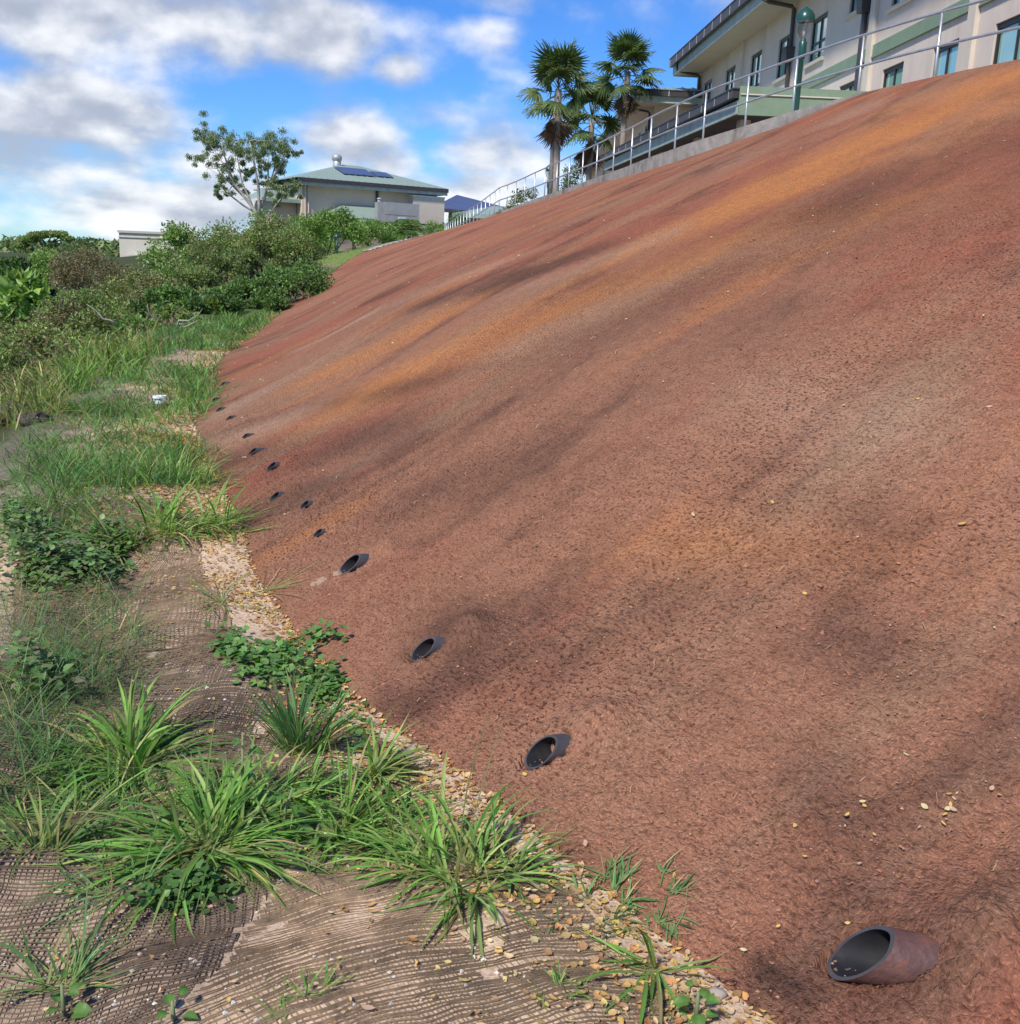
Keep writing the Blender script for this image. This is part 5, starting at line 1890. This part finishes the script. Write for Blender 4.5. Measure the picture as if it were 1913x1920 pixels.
def weed(px, py, H, nl, leaf, label, lean=(0, 0), heart=False):
    b = hit(px, py)[0]
    root = thing('broadleaf_weed', tuple(b), label, 'weed', 'broadleaf weeds on the path')
    top = b + Vector((lean[0], lean[1], H))
    mid = (b + top) / 2 + Vector((lean[0] * -.2, 0, 0))
    m = MB()
    m.tube([b - Vector((0, 0, .02)), mid, top], [.006, .005, .003], 6, C=(.2, .24, .1))
    part('stem', m, M_TINT, root, True)
    inv = Matrix.Translation(-b)
    for i in range(nl):
        f = (i + 1) / nl
        p = b.lerp(mid, f * 2) if f < .5 else mid.lerp(top, f * 2 - 1)
        o = bpy.data.objects.new('leaf', LEAVES[2] if heart else LEAVES[i % 2])
        col.objects.link(o)
        o.parent = root
        o.matrix_parent_inverse = inv
        s = leaf * rng.uniform(.65, 1.1) * (1.1 - .35 * f)
        out = Matrix.Rotation(i * 2.4 + rng.normal(0, .3), 4, 'Z')
        o.matrix_basis = Matrix.Translation(p) @ out @ Matrix.Translation((.02, 0, 0)) @ Matrix.Rotation(-rng.uniform(-.25, .6), 4, 'Y') @ Matrix.Rotation(rng.normal(0, .3), 4, 'X') @ Matrix.Diagonal((s, s, s, 1))


weed(455, 1520, .24, 12, .055, 'tall broadleaf weed standing in the foreground grass', (.0, .02))
weed(530, 1560, .14, 9, .05, 'lower broadleaf weed right of the tall one', (.03, 0))
weed(590, 1590, .10, 7, .05, 'small round-leaved weed in the sprawling grass right side', (.02, 0))
weed(300, 1575, .10, 6, .05, 'small weed in the left of the sprawling grass', (-.02, 0))
weed(120, 1905, .08, 7, .05, 'round-leaved weed in the lower left corner', (0, 0))
weed(325, 1915, .05, 4, .045, 'single sprout with round leaf at the bottom edge', (0, 0))
weed(1305, 1912, .07, 7, .045, 'green weed at the bottom edge beside the slope', (0, 0))


def leafy_patch(name, label, quads, n, size, hmax, cols, seedcat='weeds', which='ground'):
    m = MB()
    P = []
    w = np.array([q[4] for q in quads], float)
    for _ in range(n * 3):
        if len(P) >= n:
            break
        px0, py0, px1, py1, _w = quads[rng.choice(len(quads), p=w / w.sum())]
        # fuller towards the middle of each patch
        px = (px0 + px1) / 2 + (px1 - px0) / 2 * np.clip(rng.normal(0, .5), -1.1, 1.1)
        py = (py0 + py1) / 2 + (py1 - py0) / 2 * np.clip(rng.normal(0, .5), -1.1, 1.1)
        h = hit(px, py)
        if h:
            P.append(tuple(h[0]))
    P = np.array(P)
    n = len(P)
    P[:, 2] += rng.random(n) * hmax * np.clip(.6 + .6 * fbm(P[:, 0] * 4, P[:, 1] * 4, 2, 171), .1, 1.3)
    yaw = rng.uniform(0, 6.283, n)
    L = size * rng.uniform(.6, 1.25, n)
    C = tints(n, cols, .18)
    # ovate leaves of six faces with a fold
    pit = rng.normal(.05, .35, n)
    h = np.stack([np.cos(yaw) * np.cos(pit), np.sin(yaw) * np.cos(pit), np.sin(pit)], 1)
    s = np.stack([-np.sin(yaw), np.cos(yaw), rng.normal(0, .25, n)], 1)
    u = np.cross(h, s)
    V = []
    prof = [(0, .02), (.22, .36), (.5, .42), (.78, .24), (1, .0)]
    for q, wd in prof:
        c = P + h * (L * q)[:, None] - u * (L * .12 * q * q)[:, None]
        V += [c - s * (L * wd)[:, None] + u * (L * wd * .25)[:, None], c, c + s * (L * wd)[:, None] + u * (L * wd * .25)[:, None]]
    V = np.stack(V, 1)
    F = np.array([(3 * j + e, 3 * j + e + 1, 3 * j + e + 4, 3 * j + e + 3) for j in range(4) for e in (0, 1)])
    F = (np.arange(n)[:, None, None] * 15 + F[None]).reshape(-1, 4)
    m.add(V.reshape(-1, 3), F, np.repeat(C, 15, 0))
    keep_above(m)
    return m.build(name, M_LEAF, None, True, label=label, category=seedcat, kind='stuff')


leafy_patch('creeping_vine', 'bright green heart-leaved creeper at the slope foot', [(400, 1190, 470, 1250, 1.2), (450, 1210, 580, 1290, 2.2), (560, 1250, 640, 1330, 1.2), (560, 1190, 640, 1215, .3), (640, 1330, 700, 1420, .3)], 1150, .032, .07, [(.14, .28, .06), (.11, .23, .05), (.17, .31, .085)], 'creeper')
leafy_patch('broadleaf_patch', 'dark broadleaf weeds covering the left of the path', [(0, 990, 200, 1120, 4), (0, 960, 90, 1040, 1.5), (150, 1030, 240, 1110, 1.0), (170, 1000, 260, 1060, 1.0), (0, 1230, 140, 1330, .8)], 4200, .036, .20, [(.11, .21, .06), (.14, .25, .07), (.18, .28, .09), (.20, .20, .10)], 'weeds')
leafy_patch('low_weed', 'low dark leafy weed on the netting below the sprawling clump', [(250, 1660, 430, 1715, 2), (330, 1640, 420, 1690, 1)], 330, .024, .05, [(.09, .18, .05), (.11, .21, .06)], 'weeds')

# ------------------------------------------------------------------ netting, litter, stones, straw
def net(name, label, cx, cy, hx, hy, ang, sp, colr, hgt, cond):
    m = MB()
    ca, sa = math.cos(ang), math.sin(ang)
    for axis in (0, 1):
        A, Bn = (hx, hy) if axis == 0 else (hy, hx)
        lines = np.arange(-A, A, sp)
        along = np.arange(-Bn, Bn, sp * 1.5)
        g, a = np.meshgrid(lines, along, indexing='ij')
        g = g + .0022 * rng.normal(size=(len(lines), 1))
        u, v = (g, a) if axis == 0 else (a, g)
        wob = .06 * fbm(u * 1.1, v * 1.1, 2, 201) + .012 * fbm(u * 6, v * 6, 2, 202), .06 * fbm(u * 1.1 + 7, v * 1.1, 2, 203) + .012 * fbm(u * 6 + 3, v * 6, 2, 204)
        u, v = u + wob[0] + .0022 * vnoise(u * 60, v * 60, 205), v + wob[1] + .0022 * vnoise(u * 60, v * 60, 207)
        X, Y = cx + u * ca - v * sa, cy + u * sa + v * ca
        Z = ground_z(X, Y) + hgt + .0025 * (axis) + .003 * fbm(X * 9, Y * 9, 2, 209)
        w = .0010 * (1 + .5 * vnoise(X * 40, Y * 40, 211))
        dx, dy = (-sa, ca) if axis == 1 else (ca, sa)
        ok = cond(X, Y)
        V = np.stack([np.stack([X - dx * w, Y - dy * w, Z - .004], -1), np.stack([X, Y, Z], -1), np.stack([X + dx * w, Y + dy * w, Z - .004], -1)], 2)
        nl, na = X.shape
        idx = np.arange(nl * na * 3).reshape(nl, na, 3)
        good = ok[:, :-1] & ok[:, 1:]
        F = np.concatenate([np.stack([idx[:, :-1, e], idx[:, :-1, e + 1], idx[:, 1:, e + 1], idx[:, 1:, e]], -1)[good] for e in (0, 1)])
        if len(F) == 0:
            continue
        C = np.array(colr) * (1 + .35 * vnoise(X * 3, Y * 3, 213))[..., None, None] * np.ones((1, 1, 3, 1))
        used = np.unique(F)
        remap = np.full(nl * na * 3, -1)
        remap[used] = np.arange(len(used))
        m.add(V.reshape(-1, 3)[used], remap[F], C.reshape(-1, 3)[used])
    m.build(name, M_NET, label=label, category='netting', kind='stuff')


def gaps(x, y):
    return vnoise(x * 7, y * 7, 221) + .5 * vnoise(x * 19, y * 19, 223) < 1.05


net('jute_netting', 'tan jute netting wrinkled over the ground beside the slope foot', .1, 2.6, 1.5, 1.3, .5, .0122, (.25, .175, .11), .003,
    lambda X, Y: (X < toe_x(Y) - .10 - .04 * vnoise(Y * 5, X * 2, 5)) & (X > -.62 + .16 * (Y - 2) + .03 * vnoise(Y * 6, X, 6)) & (Y > 1.2) & (Y < 3.7) & gaps(X, Y))
net('dark_netting', 'dark brown jute netting over gravel at the lower left', -1.3, 2.9, 1.6, 1.7, .12, .0128, (.16, .115, .08), .004,
    lambda X, Y: (X <= -.62 + .16 * (Y - 2) + .03 * vnoise(Y * 6, X, 6)) & (X > -2.3) & (Y > 1.3) & (Y < 3.9) & (X < toe_x(Y) - .12) & gaps(X, Y))
net('mound_netting', 'tan jute netting over the rounded mound further along', -1.75, 4.9, 1.1, 1.6, .25, .017, (.22, .15, .095), .008,
    lambda X, Y: (X < toe_x(Y) - .25) & (Y >= 3.72) & (Y < 7.2) & (X > toe_x(Y) - 1.25) & gaps(X, Y))


def surf(P):
    """heights of the visible surface under plan points, and its normal"""
    Z = ground_z(P[:, 0], P[:, 1])
    Nn = np.tile(np.array([[0., 0, 1]]), (len(P), 1))
    for r in range(len(P)):
        if P[r, 0] > toe_x(P[r, 1]) - .15:
            h = BV_SLOPE.ray_cast(Vector((P[r, 0], P[r, 1], 20)), Vector((0, 0, -1)))
            if h[0] is not None and h[0].z > Z[r]:
                Z[r] = h[0].z
                nn = h[1] if h[1].z > 0 else -h[1]
                Nn[r] = nn
    return Z, Nn


def flat_leaves(mb, P2, L, W, C, lift=.006, tilt=.35):
    Z, Nn = surf(P2)
    P = np.concatenate([P2, Z[:, None] + lift], 1)
    D = rand_dirs(len(P))
    D -= Nn * (D * Nn).sum(1)[:, None]
    D /= np.linalg.norm(D, axis=1)[:, None]
    Nt = Nn + rng.normal(0, tilt, Nn.shape)
    S_ = np.cross(Nt, D)
    S_ /= np.linalg.norm(S_, axis=1)[:, None]
    U = np.cross(D, S_)
    n = len(P)
    L = np.broadcast_to(L, (n,))[:, None]
    W = np.broadcast_to(W, (n,))[:, None]
    cur = rng.uniform(.0, .3, (n, 1))
    V = []
    for q, wd in ((0, .08), (.3, .46), (.65, .44), (1, .05)):
        c = P + D * L * (q - .5) + U * L * cur * (q - .5) ** 2 * 3
        V += [c - S_ * W * wd + U * W * .12, c, c + S_ * W * wd + U * W * .12]
    V = np.stack(V, 1)
    F = np.array([(3 * j + e, 3 * j + e + 1, 3 * j + e + 4, 3 * j + e + 3) for j in range(3) for e in (0, 1)])
    F = (np.arange(n)[:, None, None] * 12 + F[None]).reshape(-1, 4)
    mb.add(V.reshape(-1, 3), F, np.repeat(C, 12, 0))


YEL = [(.62, .40, .12), (.55, .33, .11), (.50, .29, .12), (.66, .48, .20), (.42, .22, .09), (.60, .45, .24)]
TAN = [(.48, .33, .17), (.40, .25, .12), (.55, .40, .22), (.34, .20, .10)]
# litter collected in the angle between path and slope
n = 20000
ty = np.concatenate([rng.uniform(1.2, 9, int(n * .72)), rng.uniform(9, 30, n - int(n * .72))])
den = .5 + .5 * fbm(ty * 1.7, ty * 0, 3, 231)
wd = .05 + .22 * sstep(fbm(ty * .9, ty * 0 + 3, 3, 233), -.35, .55) + .10 * sstep(ty, 5, 9) + .30 * np.exp(-((ty - 5.7) / 1.1) ** 2)
off = np.abs(rng.normal(0, 1, n)) * wd - .03
k = (rng.random(n) < .35 + .65 * den)
P2 = np.stack([toe_x(ty) - off - .01, ty], 1)[k]
m = MB()
s = (.010 + .02 * rng.random(len(P2)) ** 1.3) * np.clip(P2[:, 1] / 5, 1, 2.2)
flat_leaves(m, P2, s, s * rng.uniform(.35, .8, len(P2)), tints(len(P2), YEL + TAN, .15), tilt=.5)
# scattered over the netting
n = 900
q = np.stack([rng.uniform(-2.4, 1.2, n), 1.3 + 4.5 * rng.random(n) ** 1.3], 1)
q = q[q[:, 0] < toe_x(q[:, 1])]
s = .005 + .016 * rng.random(len(q)) ** 1.8
flat_leaves(m, q, s, s * rng.uniform(.25, .75, len(q)), tints(len(q), YEL + TAN, .2), lift=.014, tilt=.4)
m.build('leaf_litter', M_DRY, label='yellow and tan leaf litter gathered along the slope foot', category='leaf litter', kind='stuff')

def clear_of_pipes(p):
    ok = np.ones(len(p), bool)
    for px_, py_, R_, _, kw in PIPES:
        c_ = np.array(tuple(pipe_geom(px_, py_, R_, **kw)[2]))
        ok &= np.linalg.norm((p - c_)[:, :2], axis=1) > R_ * 2.6
    return ok


# bits of straw and fibre worked into the mat
m = MB()
n = 3200
t = 3.5 + 9.5 * rng.random(n) ** 1.1
v = rng.random(n) ** 1.25 * .85
p, _, _ = slope_pt(t, v, 0)
p = p[clear_of_pipes(p)]
n = len(p)
yw = rng.uniform(0, 6.28, n)
L = rng.uniform(.012, .055, n) * np.clip(p[:, 1] / 5, .8, 2)
h2 = np.stack([np.cos(yw), np.sin(yw)], 1)
Z1, N1 = surf(p[:, :2])
e2_ = p[:, :2] + h2 * L[:, None]
dz = -(N1[:, 0] * h2[:, 0] + N1[:, 1] * h2[:, 1]) / N1[:, 2] * L
a0 = np.concatenate([p[:, :2], (Z1 + .008)[:, None]], 1)
a2 = np.concatenate([e2_, (Z1 + dz + .008)[:, None]], 1)
a1 = (a0 + a2) / 2 + np.concatenate([rng.normal(0, 1, (n, 2)) * L[:, None] * .07, (L * .04)[:, None]], 1)
sd = np.stack([-h2[:, 1], h2[:, 0], np.zeros(n)], 1) * (.0008 * np.clip(p[:, 1] / 3, .8, 3))[:, None]
V = np.stack([a0 - sd, a0 + sd, a1 - sd, a1 + sd, a2 - sd, a2 + sd], 1)
F = (np.arange(n)[:, None, None] * 6 + np.array([(0, 1, 3, 2), (2, 3, 5, 4)])[None]).reshape(-1, 4)
m.add(V.reshape(-1, 3), F, np.repeat(tints(n, [(.42, .27, .15), (.34, .20, .10), (.28, .14, .08), (.50, .36, .22)], .2), 6, 0))
m.build('straw_fibres', M_DRY, label='loose straw fibres scattered over the red slope matting', category='straw', kind='stuff')

# small pale leaflets on the slope, too many and small to count, beyond the near ones
m = MB()
n = 420
t = 6.5 + 10 * rng.random(n)
p, _, _ = slope_pt(t, rng.random(n) ** 1.3 * .95, 0)
s = .010 * np.clip(p[:, 1] / 4, 1, 3.2) * rng.uniform(.6, 1.3, n)
flat_leaves(m, p[:, :2], s, s * .6, tints(n, [(.62, .50, .30), (.60, .42, .2), (.5, .42, .3)], .15), lift=.008)
m.build('pale_leaflets', M_DRY, label='tiny pale leaflets dotted over the farther slope', category='leaves', kind='stuff')

# single leaves one can pick out on the near slope and netting
SPOTS = [(1590, 1532), (1618, 1506), (1622, 1514), (1585, 1552), (1640, 1568), (1735, 1516), (1780, 1492), (1790, 1500), (1783, 1512), (1778, 1520), (1772, 1530), (1788, 1522), (1770, 1548), (1795, 1490), (1510, 1610), (1612, 1622), (1590, 1735), (1700, 1418),
         (1875, 1494), (1860, 1482), (1825, 1678), (1792, 1800), (1492, 1552), (1725, 1555), (1448, 944), (1300, 968), (1722, 750), (1856, 765), (1510, 1115), (1865, 1180), (1805, 985), (1070, 1400), (985, 1455), (1182, 1655), (1265, 1645), (1100, 1585),
         (1460, 1740), (1395, 1785), (980, 1705), (903, 1670), (870, 1678), (1250, 1780), (1290, 1880), (1180, 1875), (1025, 1895), (1070, 1925), (310, 1505), (210, 1660), (85, 1670), (110, 1680), (330, 1725), (395, 1710), (230, 1752), (620, 1720), (50, 1802), (440, 1850), (430, 1885), (450, 1905), (810, 1880), (690, 1900), (1235, 1768)]
lm = []
for c in ((.66, .47, .14), (.62, .52, .28), (.60, .38, .12), (.56, .36, .24)):
    mm = MB()
    V = []
    for q, wd in ((-.5, .04), (-.25, .26), (.05, .32), (.3, .22), (.5, .02)):
        V += [(q, -wd, .10 + .25 * q * q), (q, 0, .05 + .3 * q * q), (q, wd, .10 + .25 * q * q)]
    mm.add(V, np.array([(3 * j + e, 3 * j + e + 1, 3 * j + e + 4, 3 * j + e + 3) for j in range(4) for e in (0, 1)]), np.array(c))
    me = mm.mesh('fallen_leaf', True)
    me.materials.append(M_DRY)
    lm.append(me)
for i, (px, py) in enumerate(SPOTS):
    h = hit(px, py)
    if h is None:
        continue
    on = 'slope' if h[3] == 'slope' else 'netting'
    o = link('fallen_leaf', lm[i % 4])
    q = h[1].to_track_quat('Z', 'Y').to_matrix().to_4x4()
    s = rng.uniform(.013, .023) * (1 if h[2] < 4 else 1.4)
    o.matrix_world = Matrix.Translation(h[0] + h[1] * (.006 if on == 'slope' else .012)) @ q @ Matrix.Rotation(rng.uniform(0, 6.28), 4, 'Z') @ Matrix.Rotation(rng.normal(0, .25), 4, 'X') @ Matrix.Diagonal((s * rng.uniform(.7, 1.4), s * rng.uniform(.55, 1.1), s * rng.uniform(.4, 1.6), 1))
    o['label'] = 'small yellow fallen leaf lying on the red slope' if on == 'slope' else 'small yellow fallen leaf lying on the jute netting'
    o['category'] = 'leaf'
    o['group'] = 'fallen leaves on the slope' if on == 'slope' else 'fallen leaves on the netting'

# clods of soil bedded in the mat
m = MB()
n = 2600
t = 3.2 + 6.5 * rng.random(n)
p, _, _ = slope_pt(t, rng.random(n) ** 1.2 * .6, 0)
p = p[clear_of_pipes(p)]
n = len(p)
stones(m, p + np.array([0, 0, -.003]), .004 + .011 * rng.random(n) ** 2.5, tints(n, [(.36, .14, .08), (.28, .12, .07), (.20, .09, .06)], .2))
m.build('soil_clods', M_TINT, label='red clods of soil bedded in the near slope', category='soil', kind='stuff')

# pale stones among the netting
m = MB()
n = 5200
q = np.stack([rng.uniform(-2.8, .9, n), 1.3 + 6.0 * rng.random(n) ** 1.2], 1)
w_ = fbm(q[:, 0] * 2.2, q[:, 1] * 2.2, 3, 241)
q = q[(q[:, 0] < toe_x(q[:, 1]) - .02) & (w_ > .05 - .25 * (q[:, 0] < -.5))]
Z = ground_z(q[:, 0], q[:, 1])
stones(m, np.concatenate([q, Z[:, None] + .004], 1), rng.uniform(.0025, .0085, len(q)), tints(len(q), [(.45, .40, .34), (.55, .50, .44), (.35, .30, .26), (.62, .58, .52)], .15))
m.build('pebbles', M_TINT, label='pale pebbles lying among the jute netting', category='pebbles', kind='stuff')
# crumbs of soil on the slope
m = MB()
n = 10000
t = 3.2 + 5.8 * rng.random(n)
v = rng.random(n) ** 1.2 * .55
p, _, _ = slope_pt(t, v, 0)
p = p[clear_of_pipes(p)]
n = len(p)
stones(m, p + np.array([0, 0, .002]), rng.uniform(.002, .0065, n), tints(n, [(.34, .15, .095), (.26, .12, .08), (.40, .20, .12)], .2))
m.build('soil_crumbs', M_TINT, label='crumbs of red soil lying on the near slope', category='soil', kind='stuff')
# ------------------------------------------------------------------ bucket, dead branches, rocks
b = hit(300, 764, 'ground')[0]
bk = thing('bucket', tuple(b), 'white plastic bucket standing in the path grass', 'bucket')
m = MB()
hb = .15
m.lathe((b.x, b.y, b.z - .02), [(0, .012), (.055, .012), (.06, .0), (.074, hb), (.070, hb), (.054, .02), (0, .022)], 24)
part('body', m, M_WHITE, bk, True)
m = MB()
m.lathe((b.x, b.y, b.z - .02), [(.074, hb - .03), (.080, hb - .028), (.080, hb - .010), (.075, hb - .008), (.079, hb - .003), (.079, hb + .003), (.071, hb + .003)], 24)
part('rim', m, M_WHITE, bk, True)
m = MB()
m.tube([(b.x + .080 * math.cos(a), b.y - .02 - .065 * math.sin(a), b.z + hb - .04 - .06 * math.sin(a)) for a in np.linspace(0, math.pi, 12)], .004, 6)
part('handle', m, M_CONDUIT, bk, True)

db = hit(360, 622, 'ground')[0]
dbr = thing('dead_branches', tuple(db), 'heap of bleached dead branches at the scrub edge', 'branches')
for i in range(6):
    m = MB()
    p = db + Vector((rng.normal(-.2, .6), rng.normal(.5, .5), .05))
    a = rng.uniform(0, 6.28)
    L = rng.uniform(.25, .75)
    pts = [p]
    for j in range(4):
        pts.append(pts[-1] + Vector((math.cos(a) * .25 * L + rng.normal(0, .08), math.sin(a) * .12 * L, L * rng.uniform(.0, .28))))
    m.tube(pts, [.022, .018, .014, .010, .004], 5)
    part('branch', m, M_PALE_BARK, dbr, True)

# stones and a bare soil hump by the far path
for px, py, s, lb in ((1345, 1866, .018, 'grey stone by the litter at the bottom of the slope'), (30, 786, .22, 'dark broken stump at the left edge of the netted path'), (66, 792, .14, 'pale rock beside the dark stump at the left')):
    h = hit(px, py)
    m = MB()
    k = 10
    V, F = [], []
    rr = np.random.default_rng(int(px))
    for i in range(6):
        ph = math.pi * i / 5
        for j in range(k):
            t = 2 * math.pi * j / k
            r = s * (1 + rr.normal(0, .12))
            V.append((h[0].x + r * 1.3 * math.sin(ph) * math.cos(t), h[0].y + r * math.sin(ph) * math.sin(t), h[0].z + s * .2 + r * .6 * math.cos(ph)))
    F = [(i * k + j, i * k + (j + 1) % k, (i + 1) * k + (j + 1) % k, (i + 1) * k + j) for i in range(5) for j in range(k)]
    m.add(V, np.array(F), (.36, .30, .25) if 'grey' in lb else ((.07, .05, .045) if 'dark' in lb else (.42, .36, .28)))
    o = m.build('rock' if 'stump' not in lb or 'rock' in lb else 'stump', M_TINT, None, True)
    o['label'], o['category'] = lb, 'rock' if 'dark' not in lb else 'stump'

# parked car glimpsed through the far railing
cx, cy, cz = -2.6, 80.5, 3.35
car = thing('parked_car', (cx, cy, cz), 'white car glimpsed behind the far railing posts', 'car')
m = MB()
prof = [(-2.1, .35), (-2.15, .75), (-1.3, .95), (-.75, 1.4), (.75, 1.42), (1.45, .95), (2.1, .8), (2.15, .35)]
V = [(cx + .3 * s + 0, cy + 0, cz) for s in (0,)]
V = [(cx + x * .25 + s * .85, cy + x, cz + z) for s in (-1, 1) for x, z in prof]
n = len(prof)
m.add(V, [np.array([(i, i + 1, n + i + 1, n + i) for i in range(n - 1)] + [(n - 1, 0, n, 2 * n - 1)]), np.array([list(range(n))[::-1]]), np.array([list(range(n, 2 * n))])])
part('body', m, M_CARPAINT, car)
m = MB()
for s in (-.865, .865):
    m.add([(cx + x * .25 + s, cy + x, cz + z) for x, z in ((-1.1, .98), (-.7, 1.33), (.68, 1.35), (1.2, .98))], np.array([[0, 1, 2, 3]]))
part('side_window', m, M_GLASS, car)
for s in (-.8, .8):
    for x in (-1.35, 1.35):
        m = MB()
        m.tube([(cx + x * .25 + s - .1, cy + x, cz + .32), (cx + x * .25 + s + .1, cy + x, cz + .32)], .33, 14)
        part('wheel', m, M_FRAME, car, True)
